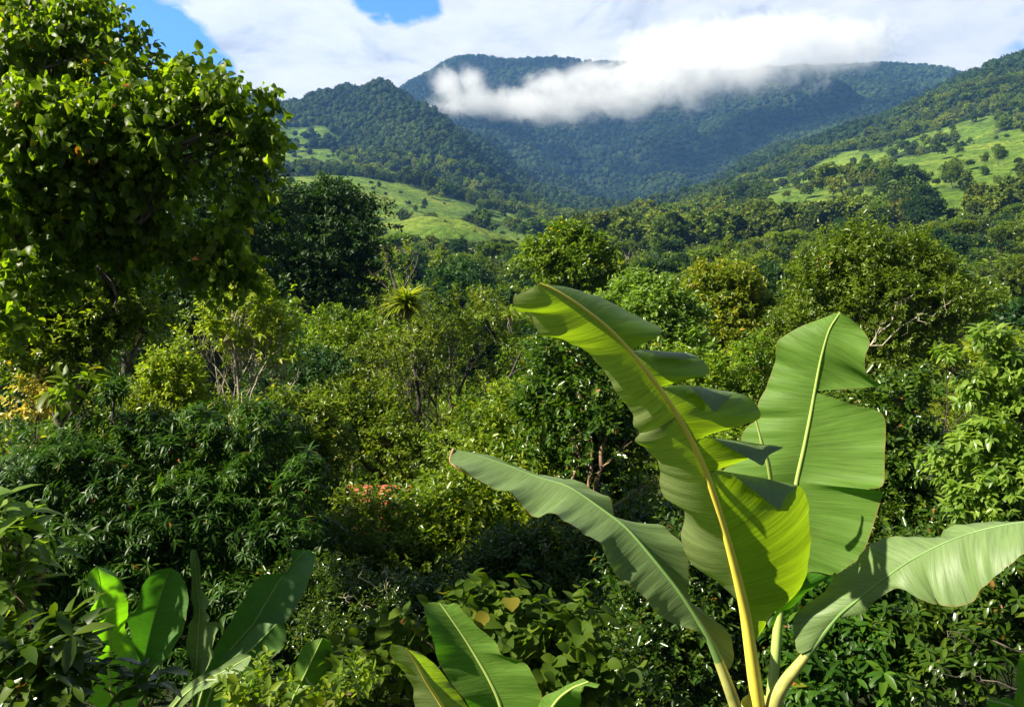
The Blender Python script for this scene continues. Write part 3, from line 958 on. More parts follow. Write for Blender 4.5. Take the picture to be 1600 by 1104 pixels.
def big_banana():
    base = P(1185, 1330, 4.1)
    root = empty('banana_plant', (base[0], base[1], hz(base[0], base[1]) - .05),
                 'large banana plant in front with a yellow ribbed backlit leaf rising in its middle', 'banana plant')
    # pseudostem
    T = Tubes()
    st = catmull([(base[0], base[1], root.location[2]), tuple(P(1186, 1300, 4.12)), tuple(P(1186, 1180, 4.12)), tuple(P(1184, 1098, 4.1))], 24)
    T.add(st, np.linspace(.16, .085, 24), 16)
    T.build('stem', M_pet, root)
    # ---- leaf 1, underside towards us, lit through
    MR = [(1186, 1150, 4.08), (1181, 1080, 4.03), (1172, 1010, 3.98), (1163, 950, 3.93), (1149, 890, 3.86), (1130, 820, 3.78), (1107, 748, 3.69), (1085, 697, 3.62), (1058, 648, 3.55), (1030, 606, 3.49),
          (985, 549, 3.41), (950, 512, 3.36), (905, 477, 3.30), (865, 452, 3.26), (843, 443, 3.24)]
    tipL = dict(mid=MR[8:15][::-1], edge=z4([(843, 443), (826, 452), (803, 463), (803, 478), (812, 487), (826, 489), (845, 522), (884, 529), (923, 558), (956, 598), (976, 629), (989, 648), (990, 668), (1015, 684)], (3.24, 3.28, 3.36, 3.52, 3.66, 3.70)), bow=.10, ripple=.016, ph=.5, ns=90, side=-1)
    midL = dict(mid=MR[5:9][::-1], edge=z4([(1000, 676), (992, 688), (1008, 702), (1028, 718), (1031, 738), (1030, 754), (1036, 773), (1052, 785)], (3.66, 3.76, 3.80)), bow=.12, ripple=.014, ph=1.5, side=-1)
    lowL = dict(mid=MR[3:6][::-1], edge=z4([(1058, 782), (1068, 793), (1068, 812), (1064, 835), (1072, 865), (1089, 885), (1122, 911), (1150, 934), (1162, 955)], (3.84, 3.96, 4.02, 3.95)), bow=.14, ripple=.016, ph=2.5, side=-1)
    r1 = dict(mid=MR[10:15], edge=z4([(984, 548), (1010, 534), (1033, 521), (1028, 510), (1008, 500), (990, 489), (975, 479), (940, 465), (905, 455), (870, 447), (843, 443)], (3.41, 3.60, 3.56, 3.24)), bow=.06, ripple=.012, side=1)
    r2 = dict(mid=MR[9:11], edge=z4([(1030, 605), (1060, 596), (1098, 587), (1107, 577), (1097, 562), (1078, 552), (1040, 549), (1003, 546), (986, 549)], (3.49, 3.72, 3.72, 3.42)), bow=.05, ripple=.01, side=1)
    r3 = dict(mid=MR[7:10], edge=z4([(1086, 683), (1125, 671), (1165, 662), (1187, 652), (1184, 636), (1170, 620), (1145, 612), (1100, 605), (1060, 601), (1032, 606)], (3.62, 3.90, 3.88, 3.5)), bow=.07, ripple=.01, side=1)
    r4 = dict(mid=MR[6:8], edge=z4([(1110, 736), (1120, 729), (1150, 722), (1180, 712), (1212, 704), (1222, 698), (1180, 692), (1130, 685), (1090, 684)], (3.68, 3.92, 3.90, 3.62)), bow=.05, ripple=.008, side=1)
    r5 = dict(mid=MR[2:7], edge=z4([(1178, 1000), (1190, 985), (1199, 968), (1211, 951), (1244, 931), (1258, 905), (1263, 872), (1265, 830), (1265, 793), (1258, 768), (1244, 757), (1200, 748), (1150, 739), (1112, 733)], (4.0, 4.14, 4.20, 4.14, 4.02, 3.72)), bow=.10, ripple=.012, ns=80, side=1)
    # folded-over flaps (top side showing)
    f2 = dict(mid=z4([(1003, 546), (1040, 549), (1078, 552), (1092, 558)], (3.44, 3.64, 3.69)), edge=z4([(1004, 548), (1040, 555), (1074, 560), (1092, 559)], (3.42, 3.56, 3.67)), bow=.1, ripple=.0, nv=6, ns=30, side=1)
    f3 = dict(mid=z4([(1078, 603), (1100, 605), (1125, 609), (1148, 613)], (3.60, 3.75, 3.83)), edge=z4([(1079, 604), (1098, 623), (1117, 643), (1130, 630), (1147, 614)], (3.58, 3.62, 3.68, 3.80)), bow=.12, ripple=.0, nv=10, ns=30, side=1)
    f4 = dict(mid=z4([(1113, 684), (1150, 688), (1180, 692), (1224, 698)], (3.68, 3.82, 3.89)), edge=z4([(1114, 685), (1150, 705), (1178, 720), (1192, 727), (1200, 712), (1222, 700)], (3.66, 3.70, 3.74, 3.87)), bow=.12, ripple=.0, nv=10, ns=30, side=1)
    f5 = dict(mid=z4([(1142, 738), (1180, 745), (1215, 751), (1246, 758)], (3.76, 3.92, 4.03)), edge=z4([(1143, 739), (1180, 768), (1217, 795), (1228, 775), (1245, 759)], (3.74, 3.78, 3.86, 4.01)), bow=.12, ripple=.0, nv=12, ns=30, side=1)
    blade(root, 'leaf', [tipL, midL, lowL, r1, r2, r3, r4, r5], MR, M_rib, M_bl1, rads=[.050, .036, .030, .024, .018, .015, .012, .010, .007, .005],
          label='torn leaf glowing yellow green with a thick yellow midrib')
    fl = bpy.data.objects['leaf']
    Vs, Fs, Us, n = [], [], [], 0
    for p in (f2, f3, f4, f5):
        V, Fq, U = patch_half(**p)
        Vs.append(V); Fs.append(Fq[:, ::-1] + n); Us.append(U); n += len(V)
    fo = loc_obj('leaf_fold', np.vstack(Vs), [np.vstack(Fs)], M_bl3, fl, uv=np.vstack(Us), smooth=True)
    # dry tip
    # ---- leaf 2, tall, top side towards us, behind to the right
    M2 = [(1203, 1120, 4.16), (1210, 1040, 4.20), (1216, 970, 4.26), (1226, 900, 4.34), (1236, 820, 4.42), (1244, 755, 4.46), (1256, 700, 4.48), (1266, 650, 4.49), (1273, 612, 4.49), (1283, 560, 4.47), (1296, 515, 4.43), (1313, 488, 4.38)]
    a1 = dict(mid=M2[4:12], edge=z4([(1160, 860), (1140, 810), (1128, 760), (1131, 733), (1150, 722), (1157, 700), (1158, 682), (1168, 665), (1187, 652), (1186, 630), (1199, 600), (1210, 560), (1216, 533), (1240, 516), (1275, 500), (1300, 491), (1313, 487)], (4.40, 4.58, 4.64, 4.66, 4.60, 4.38)), bow=.06, ripple=.030, ns=110, nv=18, ph=.8, side=1)
    a2 = dict(mid=M2[8:12], edge=z4([(1274, 610), (1310, 608), (1345, 607), (1378, 602), (1360, 591), (1352, 575), (1355, 552), (1360, 534), (1345, 514), (1328, 497), (1313, 487)], (4.49, 4.34, 4.26, 4.36)), bow=-.05, ripple=.02, ph=2.1, side=-1)
    a3 = dict(mid=M2[3:9], edge=z4([(1240, 895), (1275, 893), (1300, 898), (1312, 894), (1325, 884), (1346, 868), (1362, 828), (1376, 782), (1379, 768), (1356, 764), (1380, 758), (1382, 716), (1381, 649), (1345, 636), (1305, 622), (1275, 613)], (4.34, 4.28, 4.24, 4.20, 4.28, 4.49)), bow=-.06, ripple=.016, ns=90, nv=18, ph=3.0, side=-1)
    a4 = dict(mid=z4([(1203, 976), (1212, 955), (1232, 932), (1252, 900)], (4.24, 4.26)), edge=z4([(1206, 977), (1228, 960), (1258, 926), (1290, 906), (1306, 893), (1300, 883), (1262, 884)], (4.26, 4.34, 4.40)), bow=.05, ripple=.004, ph=1, side=1)
    a5 = dict(mid=z4([(1306, 892), (1312, 894), (1318, 888)], (4.3, 4.34)), edge=z4([(1288, 910), (1300, 916), (1309, 921), (1312, 905)], (4.2, 4.22)), bow=0, ripple=0, nv=6, ns=16, side=1)
    o2 = blade(root, 'leaf', [a1, a2, a3, a4, a5], M2, M_ribg, M_bl2, rads=[.032, .026, .020, .014, .010, .008, .005], label='upright broad fresh green leaf seen from its upper side')
    # thin dry filament hanging over its left lobe
    T = Tubes()
    T.add(catmull([P(1181, 656, 4.1), P(1190, 690, 4.1), P(1200, 722, 4.12), P(1205, 752, 4.16)], 14), [.006] * 4 + [.009] * 4 + [.012] * 6, 7)
    T.build('torn_strand', M_ribg, o2)
    # ---- leaf 3, arching to the left
    M3 = [(1162, 1150, 4.05), (1148, 1100, 4.02), (1130, 1050, 4.0), (1110, 1003, 3.99), (1092, 971, 3.99), (1062, 925, 4.0), (1020, 872, 4.04), (980, 826, 4.1), (939, 794, 4.17), (888, 760, 4.26), (840, 745, 4.33), (780, 722, 4.4), (735, 709, 4.44), (706, 702, 4.46)]
    up3 = dict(mid=M3[3:14], edge=z4([(1112, 1010), (1136, 1045), (1147, 1027), (1146, 1000), (1128, 977), (1092, 954), (1079, 935), (1077, 888), (1074, 862), (1056, 842), (1032, 818), (1006, 821), (973, 818), (959, 806), (952, 780), (932, 764), (898, 748), (868, 749), (835, 738), (800, 724), (765, 712), (735, 706), (707, 701)], (4.0, 4.04, 4.08, 4.14, 4.20, 4.27, 4.34, 4.43, 4.49, 4.46)), bow=-.05, ripple=.02, ns=130, ph=.2, side=-1)
    dn3 = dict(mid=M3[3:14], edge=z4([(1102, 998), (1090, 986), (1046, 971), (1016, 948), (1002, 925), (972, 904), (950, 884), (940, 850), (918, 831), (888, 820), (864, 804), (839, 804), (824, 798), (804, 776), (777, 765), (739, 742), (716, 730), (703, 721), (707, 702)], (3.99, 3.92, 3.90, 3.93, 4.01, 4.12, 4.24, 4.46)), bow=-.05, ripple=.024, ns=130, ph=1.2, side=1)
    o3 = blade(root, 'leaf', [up3, dn3], M3, M_ribd, M_bl3, rads=[.034, .030, .022, .016, .013, .010, .008, .006, .004], label='blue green leaf arching down to the left with a brown tip', pet=.20)
    T = Tubes()
    T.add(catmull([P(709, 701, 4.455), P(704, 712, 4.43), P(704, 722, 4.40), P(716, 731, 4.36), P(738, 743, 4.32)], 20), np.linspace(.007, .003, 20), 6)
    T.build('dry_tip', M_dry, o3)
    # ---- leaf 4, arching to the right, out of the picture
    M4 = [(1200, 1150, 4.08), (1214, 1085, 4.02), (1246, 1040, 3.97), (1282, 996, 3.92), (1311, 961, 3.87), (1337, 939, 3.83), (1375, 909, 3.77), (1412, 882, 3.71), (1450, 860, 3.65), (1487, 843, 3.60), (1525, 830, 3.54), (1562, 821, 3.49), (1600, 815, 3.44), (1660, 812, 3.36), (1720, 822, 3.28)]
    up4 = dict(mid=M4[3:15], edge=z4([(1262, 1016), (1246, 1018), (1241, 990), (1240, 964), (1255, 946), (1285, 927), (1311, 897), (1334, 878), (1356, 850), (1394, 841), (1420, 838), (1457, 838), (1474, 826), (1506, 820), (1562, 816), (1600, 812), (1650, 800), (1720, 822)], (3.92, 3.98, 4.02, 3.98, 3.9, 3.8, 3.66, 3.5, 3.28)), bow=.05, ripple=.02, ns=120, ph=.2, side=1)
    dn4 = dict(mid=M4[4:15], edge=z4([(1318, 964), (1349, 956), (1367, 939), (1397, 920), (1416, 922), (1435, 935), (1462, 944), (1458, 928), (1472, 946), (1499, 947), (1524, 936), (1530, 918), (1562, 897), (1600, 867), (1660, 842), (1720, 822)], (3.86, 3.7, 3.56, 3.44, 3.34, 3.28)), bow=.09, ripple=.02, ns=120, ph=2.2, side=-1)
    blade(root, 'leaf', [up4, dn4], M4, M_ribd, M_bl3, rads=[.045, .040, .024, .014, .010, .008, .006, .005, .004], label='pale blue green leaf arching out to the right', pet=.27)
    return root


big_banana()


def simple_blade(root, mid, left, right, dm, dl, dr, mat, rib=M_ribg, r=.014, bow=(-.05, -.05), ripple=.015, label=None, ph=0.0, extra=()):
    m = z4(mid, dm)
    parts = []
    if left:
        parts.append(dict(mid=m, edge=z4(left, dl), bow=bow[0], ripple=ripple, ph=ph, side=1))
    if right:
        parts.append(dict(mid=m, edge=z4(right, dr), bow=bow[1], ripple=ripple, ph=ph + 1.3, side=-1))
    for e in extra:
        parts.append(e)
    return blade(root, 'leaf', parts, m, rib, mat, r_base=r, r_tip=.003, label=label)


def centre_banana():
    b = P(760, 1500, 3.4)
    root = empty('banana_plant', (b[0], b[1], hz(b[0], b[1]) - .05), 'banana plant at the bottom edge with one yellow leaf beside a green one', 'banana plant')
    T = Tubes()
    T.add(catmull([(b[0], b[1], root.location[2]), P(765, 1350, 3.4), P(775, 1210, 3.4)], 16), np.linspace(.12, .06, 16), 12)
    T.build('stem', M_pet, root)
    simple_blade(root, [(635, 1012), (650, 1035), (667, 1065), (692, 1104), (725, 1165), (755, 1215)][::-1], [(611, 1006), (608, 1022), (622, 1040), (636, 1052), (645, 1072), (647, 1104), (670, 1165), (748, 1215)][::-1],
                 [(652, 1017), (680, 1037), (702, 1065), (732, 1106), (752, 1165), (760, 1215)][::-1], (3.38, 3.1), (3.38, 3.3, 3.15), (3.38, 3.3, 3.2), M_bl1, M_rib, label='yellow green leaf lit from behind', ph=2)
    simple_blade(root, [(687, 941), (702, 962), (725, 995), (745, 1027), (765, 1062), (782, 1102), (790, 1160), (780, 1215)][::-1],
                 [(676, 940), (665, 943), (663, 954), (672, 987), (685, 1032), (705, 1065), (720, 1085), (735, 1110), (752, 1160), (772, 1215)][::-1],
                 [(700, 946), (712, 941), (725, 957), (750, 982), (775, 1002), (787, 1020), (812, 1031), (825, 1042), (835, 1060), (845, 1090), (852, 1110), (850, 1160), (786, 1215)][::-1],
                 (3.4, 3.45, 3.5), (3.4, 3.35, 3.4, 3.5), (3.4, 3.3, 3.4, 3.5), M_bl2, label='upright green leaf crossed by shadows', ph=1)
    simple_blade(root, [(920, 1064), (895, 1074), (872, 1092), (845, 1130), (800, 1180)][::-1], [(912, 1059), (890, 1067), (865, 1080), (846, 1092), (830, 1130), (798, 1180)][::-1],
                 [(937, 1068), (932, 1074), (915, 1071), (907, 1080), (906, 1104), (880, 1150), (804, 1180)][::-1], (3.4, 3.2, 3.1), (3.4, 3.3, 3.15), (3.4, 3.1, 3.05), M_bl2, label='short pale green leaf bent to the right', ph=.3)


centre_banana()


def left_banana():
    D = 6.6
    b = P(300, 1330, D + .2)
    root = empty('banana_plant', (b[0], b[1], hz(b[0], b[1]) - .05), 'shaded banana plant at lower left with upright leaves below the dark mango tree', 'banana plant')
    T = Tubes()
    T.add(catmull([(b[0], b[1], root.location[2]), P(300, 1250, D + .2), P(298, 1150, D + .15)], 16), np.linspace(.17, .10, 16), 14)
    T.build('stem', M_pet, root)
    sb = simple_blade
    sb(root, [(152, 884), (156, 905), (159, 925), (169, 963), (175, 996), (172, 1046), (178, 1090), (230, 1150)][::-1],
       [(152, 883), (137, 896), (138, 912), (158, 927), (137, 958), (146, 969), (166, 962), (152, 975), (143, 987), (149, 1002), (172, 1000), (149, 1031), (140, 1063), (137, 1092), (222, 1150)][::-1],
       [(154, 884), (175, 893), (190, 910), (199, 943), (200, 966), (194, 981), (207, 1001), (216, 1031), (219, 1066), (216, 1100), (236, 1150)][::-1],
       (D, D - .1, D - .2), (D, D - .2, D - .35, D - .2), (D, D + .1, D), blade_mat('blade_glow', (0.07, 0.16, 0.015), (0.09, 0.19, 0.03), (0.22, 0.58, 0.006), trans=.5), M_ribg, label='torn bright green leaf lit from behind', ph=.4)
    sb(root, [(266, 887), (254, 919), (243, 957), (234, 993), (224, 1040), (221, 1080), (260, 1150)][::-1],
       [(262, 887), (243, 891), (222, 916), (213, 949), (199, 966), (204, 993), (213, 1020), (219, 1045), (216, 1080), (252, 1150)][::-1],
       [(268, 887), (284, 899), (293, 928), (293, 957), (284, 987), (269, 1016), (254, 1034), (240, 1050), (230, 1085), (266, 1150)][::-1], (D + .2, D + .3, D + .3), (D + .2, D + .1, D + .2), (D + .2, D + .1, D + .2), M_bl4, label='upright oval dark green leaf', ph=1.4)
    sb(root, [(303, 858), (306, 890), (308, 919), (312, 949), (310, 987), (306, 1057), (300, 1150)][::-1],
       [(299, 859), (297, 875), (300, 913), (299, 935), (303, 958), (296, 978), (290, 1010), (301, 1046), (296, 1150)][::-1],
       [(307, 859), (312, 880), (315, 915), (327, 943), (318, 950), (331, 964), (324, 972), (341, 972), (334, 1006), (331, 1028), (312, 1070), (304, 1150)][::-1], (D + .1, D, D), (D, D - .1), (D - .1, D - .25, D), M_bl3, label='narrow leaf seen edge on with torn pale flaps', ph=2.4)
    sb(root, [(478, 859), (442, 899), (413, 946), (395, 975), (354, 1022), (320, 1070), (300, 1150)][::-1],
       [(474, 859), (453, 859), (457, 874), (446, 893), (413, 897), (398, 908), (378, 940), (354, 981), (334, 1013), (310, 1060), (296, 1150)][::-1],
       [(482, 860), (494, 869), (481, 910), (463, 949), (442, 975), (413, 1004), (370, 1040), (332, 1075), (304, 1150)][::-1], (D + .2, D + .35, D + .5), (D + .2, D + .4, D + .5), (D + .2, D + .2, D + .4), M_bl4, label='long dark leaf leaning to the right', ph=3.4)
    sb(root, [(432, 974), (390, 1016), (354, 1040), (330, 1080), (310, 1150)][::-1], [(428, 974), (404, 974), (375, 1004), (340, 1031), (318, 1080), (306, 1150)][::-1],
       [(436, 975), (448, 984), (440, 1013), (422, 1031), (395, 1075), (350, 1110), (314, 1150)][::-1], (D, D - .15, D - .25), (D, D - .2), (D, D - .25, D - .3), M_bl4, label='shorter green leaf below the long dark one', ph=4.1)
    sb(root, [(392, 1024), (350, 1048), (307, 1070), (278, 1095), (262, 1125), (290, 1170)][::-1], [(386, 1021), (370, 1023), (340, 1043), (304, 1060), (278, 1085), (256, 1120), (286, 1170)][::-1],
       [(393, 1028), (378, 1048), (340, 1066), (307, 1083), (284, 1105), (270, 1130), (294, 1170)][::-1], (D, D - .4, D - .5), (D, D - .4, D - .5), (D, D - .5, D - .55), M_bl3, label='low leaf arching right in front of the others', ph=5.1)
    # second clump to the right
    b2 = P(440, 1330, 6.1)
    root2 = empty('banana_plant', (b2[0], b2[1], hz(b2[0], b2[1]) - .05), 'small banana shoot with one upright bright edged leaf, left of centre at bottom', 'banana plant')
    T = Tubes()
    T.add(catmull([(b2[0], b2[1], root2.location[2]), P(440, 1240, 6.1), P(440, 1160, 6.1)], 12), np.linspace(.10, .05, 12), 12)
    T.build('stem', M_pet, root2)
    sb(root2, [(504, 996), (487, 1031), (469, 1069), (454, 1101), (442, 1160)][::-1], [(498, 997), (475, 1007), (463, 1034), (460, 1060), (437, 1101), (438, 1160)][::-1],
       [(508, 997), (515, 1001), (520, 1016), (516, 1046), (504, 1081), (492, 1115), (446, 1160)][::-1], (6.1, 6.0, 5.9), (6.1, 5.95), (6.1, 5.9), M_bl2, label='upright green leaf', ph=.1)
    # corner shoot
    b3 = P(1610, 1500, 4.4)
    root3 = empty('banana_plant', (b3[0], b3[1], hz(b3[0], b3[1]) - .05), 'banana shoot cut off by the bottom right corner', 'banana plant')
    T = Tubes()
    T.add(catmull([(b3[0], b3[1], root3.location[2]), P(1610, 1350, 4.4), P(1606, 1180, 4.4)], 12), np.linspace(.12, .05, 12), 12)
    T.build('stem', M_pet, root3)
    sb(root3, [(1541, 1093), (1565, 1098), (1590, 1112), (1604, 1180)][::-1], [(1541, 1091), (1560, 1092), (1584, 1096), (1606, 1180)][::-1], [(1542, 1095), (1548, 1112), (1570, 1130), (1602, 1180)][::-1], (4.4, 4.2), (4.4, 4.2), (4.4, 4.15), M_bl2, label='low leaf tip')
    sb(root3, [(1612, 1000), (1606, 1050), (1600, 1110), (1606, 1180)][::-1], [(1608, 1000), (1593, 1030), (1588, 1070), (1582, 1110), (1602, 1180)][::-1], [(1616, 1000), (1640, 1040), (1640, 1110), (1610, 1180)][::-1], (4.4, 4.3), (4.4, 4.2), (4.4, 4.2), M_bl2, label='upright leaf at the corner')


left_banana()

# ------------------------------------------------------------------ near trees and shrubs (pixel position, distance, radius)
NT = near_tree
NT('heart_leaf_tree', 'big tree with hanging heart shaped leaves filling the upper left corner', 'tree',
   [(40, 70, 11, 110), (130, 70, 10.5, 70), (190, 130, 10.5, 75), (310, 165, 10, 68), (370, 190, 10, 55), (395, 240, 10, 40), (90, 200, 10, 110), (210, 230, 10.2, 75),
    (40, 270, 9.6, 90), (230, 300, 10, 70), (140, 320, 9.8, 70), (350, 395, 10, 42), (295, 400, 10, 50), (375, 300, 10, 35), (190, 400, 10.2, 45), (120, 380, 10.4, 40), (340, 420, 10, 28), (372, 425, 10, 24), (300, 440, 10, 26), (40, 435, 9.5, 45), (105, 425, 9.7, 32), (-40, 470, 9.5, 50), (20, 500, 9.4, 28), (20, 10, 11.4, 80), (90, 60, 11.6, 60), (170, 190, 9.6, 60), (60, 190, 9.4, 60), (270, 250, 9.6, 45), (380, 330, 10.2, 26), (260, 140, 10.4, 40), (60, 365, 9.8, 60), (-30, 400, 10, 70), (0, 320, 9.6, 60), (-120, 120, 11, 160), (-120, 300, 10.5, 130), (230, 370, 10.3, 50)],
   11500, 'heart', M_heart, M_bark, 11, base=(-60, 1000, 10.3), fork=(-60, 330, 10.6), r0=.11, twigs=10, up=.35, shell=.8, outup=-.1, rough=.45, scale=.64, holes=.42, nl=9, ky=.68,
   boughs=[([(-80, 480, 10.6), (20, 400, 10.2), (120, 300, 9.9), (225, 240, 9.7), (310, 215, 9.8)], .07, .015), ([(-60, 430, 10.4), (40, 330, 10), (90, 240, 9.9)], .05, .012), ([(225, 240, 9.7), (260, 205, 9.7), (285, 190, 9.8)], .02, .008)])
NT('mango_tree', 'dark mango tree with glossy drooping leaf rosettes filling the lower left', 'tree',
   [(70, 760, 14, 120), (190, 720, 14.5, 95), (330, 730, 14.5, 100), (430, 780, 14, 85), (150, 860, 13.4, 140), (320, 860, 13.5, 130), (450, 880, 13.6, 85), (20, 900, 13, 120), (380, 960, 13.2, 120), (230, 980, 13, 130)],
   8200, 'mango', M_mango, M_barkd, 12, base=(240, 1300, 14), fork=(240, 950, 14), r0=.25, twigs=8, scale=.92, up=.4, rough=.4, shell=.6, holes=.26)
NT('forest_tree', 'tall dark crowned tree behind the tip of the heart leaved tree', 'tree',
   [(345, 245, 48, 60), (300, 290, 48, 75), (385, 290, 48, 55), (400, 360, 47, 75), (330, 390, 47, 90), (250, 360, 47, 80), (260, 460, 46, 90), (370, 470, 46, 80), (180, 470, 46, 80)],
   4600, 'mid', M_dark, M_barkd, 13, r0=.5, scale=2.1, twigs=8, up=.4, rough=.45, shell=.7, holes=.33, ky=.75)
NT('forest_tree', 'dark dense tree with a broad rounded top left of the green foothill', 'tree',
   [(470, 335, 56, 48), (520, 318, 56, 40), (565, 345, 56, 45), (500, 390, 55, 70), (570, 410, 55, 55), (440, 430, 54, 60), (530, 470, 54, 65)],
   4600, 'mid', M_dark, M_barkd, 14, r0=.5, scale=2.1, twigs=8, up=.4, rough=.45, shell=.7, holes=.33, ky=.75)
NT('young_tree', 'slender pale lime tree with bare whitish branches below its crown', 'tree',
   [(383, 455, 22, 26), (350, 492, 22, 34), (405, 490, 22, 36), (430, 520, 22, 25), (318, 530, 22, 26), (365, 530, 22, 34), (445, 568, 22, 20), (400, 555, 22, 22)],
   430, 'mid', M_lime, M_barkp, 15, base=(380, 700, 22), fork=(376, 640, 22), r0=.045, twigs=30, scale=1.1, up=.5, rough=.2, shell=.9,
   boughs=[([(378, 690, 21.8), (372, 600, 21.7), (365, 530, 21.7), (370, 470, 21.8)], .05, .012), ([(380, 680, 21.8), (395, 610, 21.7), (420, 560, 21.7), (445, 540, 21.8)], .04, .01), ([(374, 640, 21.8), (350, 590, 21.7), (325, 560, 21.8)], .03, .008), ([(386, 690, 21.8), (430, 640, 21.7), (465, 590, 21.7), (480, 560, 21.8)], .035, .008), ([(372, 600, 21.7), (395, 550, 21.7), (400, 500, 21.8)], .025, .008)])
NT('branching_tree', 'light green tree with mossy spreading limbs at left edge under the heart leaves', 'tree',
   [(100, 395, 16, 62), (30, 440, 16, 60), (175, 425, 16, 40), (80, 490, 16, 55), (170, 495, 16, 45), (225, 510, 16, 32), (130, 545, 16, 55), (40, 560, 15.5, 55)],
   2300, 'small', M_mid, M_bark, 16, base=(70, 900, 16), fork=(75, 540, 16), r0=.14, twigs=16, scale=1.25, up=.45, rough=.25, shell=.6)
NT('shrub_tree', 'small lime green tree between the mossy tree and the pale slender one', 'tree',
   [(262, 585, 19, 28), (245, 625, 19, 30), (285, 620, 19, 28), (265, 655, 19, 35)], 420, 'mid', M_lime, M_bark, 17, base=(265, 760, 19), r0=.06, up=.4)
NT('round_tree', 'bright green round topped tree right of the pale slender tree', 'tree',
   [(520, 535, 33, 32), (560, 540, 33, 34), (545, 565, 32, 38), (590, 560, 32, 28), (500, 570, 32, 25)], 1500, 'small', M_mid, M_bark, 18, r0=.14, scale=1.7, up=.5, outup=.5)
NT('bromeliad_tree', 'open tree with dark forked limbs carrying bromeliads in the centre', 'tree',
   [(640, 545, 26, 48), (590, 565, 26, 32), (700, 515, 26, 38), (755, 510, 26, 42), (795, 545, 26, 32), (640, 610, 26.4, 45), (655, 545, 23.7, 30), (615, 530, 23.8, 24), (672, 590, 23.8, 26), (600, 500, 24.4, 20), (665, 470, 25.2, 22), (725, 590, 26.4, 42), (612, 430, 25.5, 22), (640, 405, 25.5, 14), (775, 600, 26, 32)],
   1500, 'small', M_olive, M_barkd, 19, base=(676, 850, 24.5), fork=(686, 760, 24.5), r0=.10, twigs=4, scale=1.25, up=.3, rough=.3, shell=.8, holes=.40, nl=9,
   boughs=[([(680, 800, 24.2), (690, 740, 24.2), (697, 712, 24.1), (740, 662, 24), (785, 605, 24), (815, 548, 24.3)], .15, .03), ([(697, 714, 24.1), (700, 655, 24), (722, 600, 24.1), (745, 540, 24.4)], .10, .02),
           ([(668, 830, 24.2), (660, 740, 24), (655, 660, 24), (650, 590, 24.1), (636, 490, 24.5)], .10, .04), ([(656, 665, 24), (630, 610, 24), (600, 570, 24.2)], .06, .02), ([(760, 635, 24), (800, 600, 24), (830, 590, 24.2)], .05, .015),
           ([(650, 600, 24.1), (672, 540, 24.3), (690, 500, 24.6)], .05, .015), ([(630, 480, 24.6), (612, 430, 24.8), (600, 388, 25)], .06, .012), ([(625, 460, 24.7), (648, 420, 24.8), (655, 392, 25)], .04, .01)])
NT('shrub_tree', 'lime green bushy tree below the bright round one, left of the forked dark limbs', 'tree',
   [(555, 640, 22, 50), (600, 680, 21.5, 50), (530, 690, 21.5, 45), (640, 720, 21, 40)], 1700, 'small', M_mid, M_bark, 20, r0=.1, scale=1.15, up=.4, holes=.3, rough=.4)
NT('shrub_tree', 'yellowish green bush rising right behind the dark mango crown', 'tree',
   [(440, 680, 19, 50), (490, 690, 19, 50), (470, 740, 18.5, 55), (500, 780, 18, 45), (400, 690, 19, 30)], 1500, 'mid', M_mid, M_bark, 21, r0=.1, scale=.95, up=.4)
NT('trunk_tree', 'glossy leaved tree with reddish forked trunks left of the big banana leaves', 'tree',
   [(870, 580, 16, 55), (930, 600, 16, 50), (840, 640, 16, 50), (900, 680, 15.5, 65), (970, 700, 16, 60), (850, 740, 15.5, 55), (930, 780, 15.5, 60), (1000, 640, 16, 45)],
   2500, 'mid', M_gloss, M_barkr, 22, base=(890, 990, 14.6), fork=(908, 900, 14.8), r0=.07, twigs=10, scale=.95, up=.3, shell=.7, holes=.36,
   boughs=[([(888, 985, 13.6), (897, 920, 13.7), (905, 860, 13.9), (928, 770, 14.8), (940, 700, 14.9), (965, 640, 15.2)], .085, .025), ([(900, 890, 13.8), (898, 860, 13.9), (918, 760, 14.7), (925, 690, 14.9), (905, 630, 15.3)], .04, .015), ([(934, 740, 14.8), (970, 700, 14.9), (1000, 660, 15.3)], .025, .008)])
NT('pale_tree', 'bright green leafy tree standing right above the upturned banana leaf tip', 'tree',
   [(895, 385, 46, 28), (870, 415, 46, 32), (920, 415, 46, 34), (895, 440, 46, 40), (945, 440, 46, 25)], 1700, 'mid', M_mid, M_bark, 23, r0=.2, scale=1.9, up=.4)
NT('pale_tree', 'tree with pale yellowish new leaves just behind the top of the big banana leaf', 'tree',
   [(985, 480, 27, 35), (1030, 475, 27, 35), (1060, 510, 27, 35), (1010, 520, 26.5, 45), (950, 500, 27, 25), (1060, 560, 26, 45)], 1700, 'mid', M_pale, M_bark, 24, r0=.13, scale=1.15, up=.4)
NT('golden_tree', 'yellow orange tinted rounded tree between the two tallest banana leaves', 'tree',
   [(1110, 465, 34, 38), (1150, 460, 34, 40), (1090, 500, 34, 35), (1140, 510, 33.5, 50), (1185, 500, 34, 35), (1120, 550, 33, 45), (1180, 560, 33, 45)], 2600, 'mid', M_gold, M_bark, 25, r0=.2, scale=1.35, up=.4)
NT('broad_tree', 'broad olive green tree spreading behind the tall upright banana leaf', 'tree',
   [(1310, 425, 29, 45), (1360, 410, 29, 45), (1420, 425, 29, 50), (1470, 450, 29, 42), (1280, 470, 29, 48), (1360, 480, 28.5, 65), (1440, 500, 28.5, 60), (1500, 490, 29, 35), (1400, 560, 28, 50), (1250, 520, 28, 40)],
   4600, 'small', M_olive, M_bark, 26, base=(1375, 800, 28.5), fork=(1370, 610, 28.5), r0=.2, scale=1.5, twigs=14, up=.4, rough=.28, shell=.55)
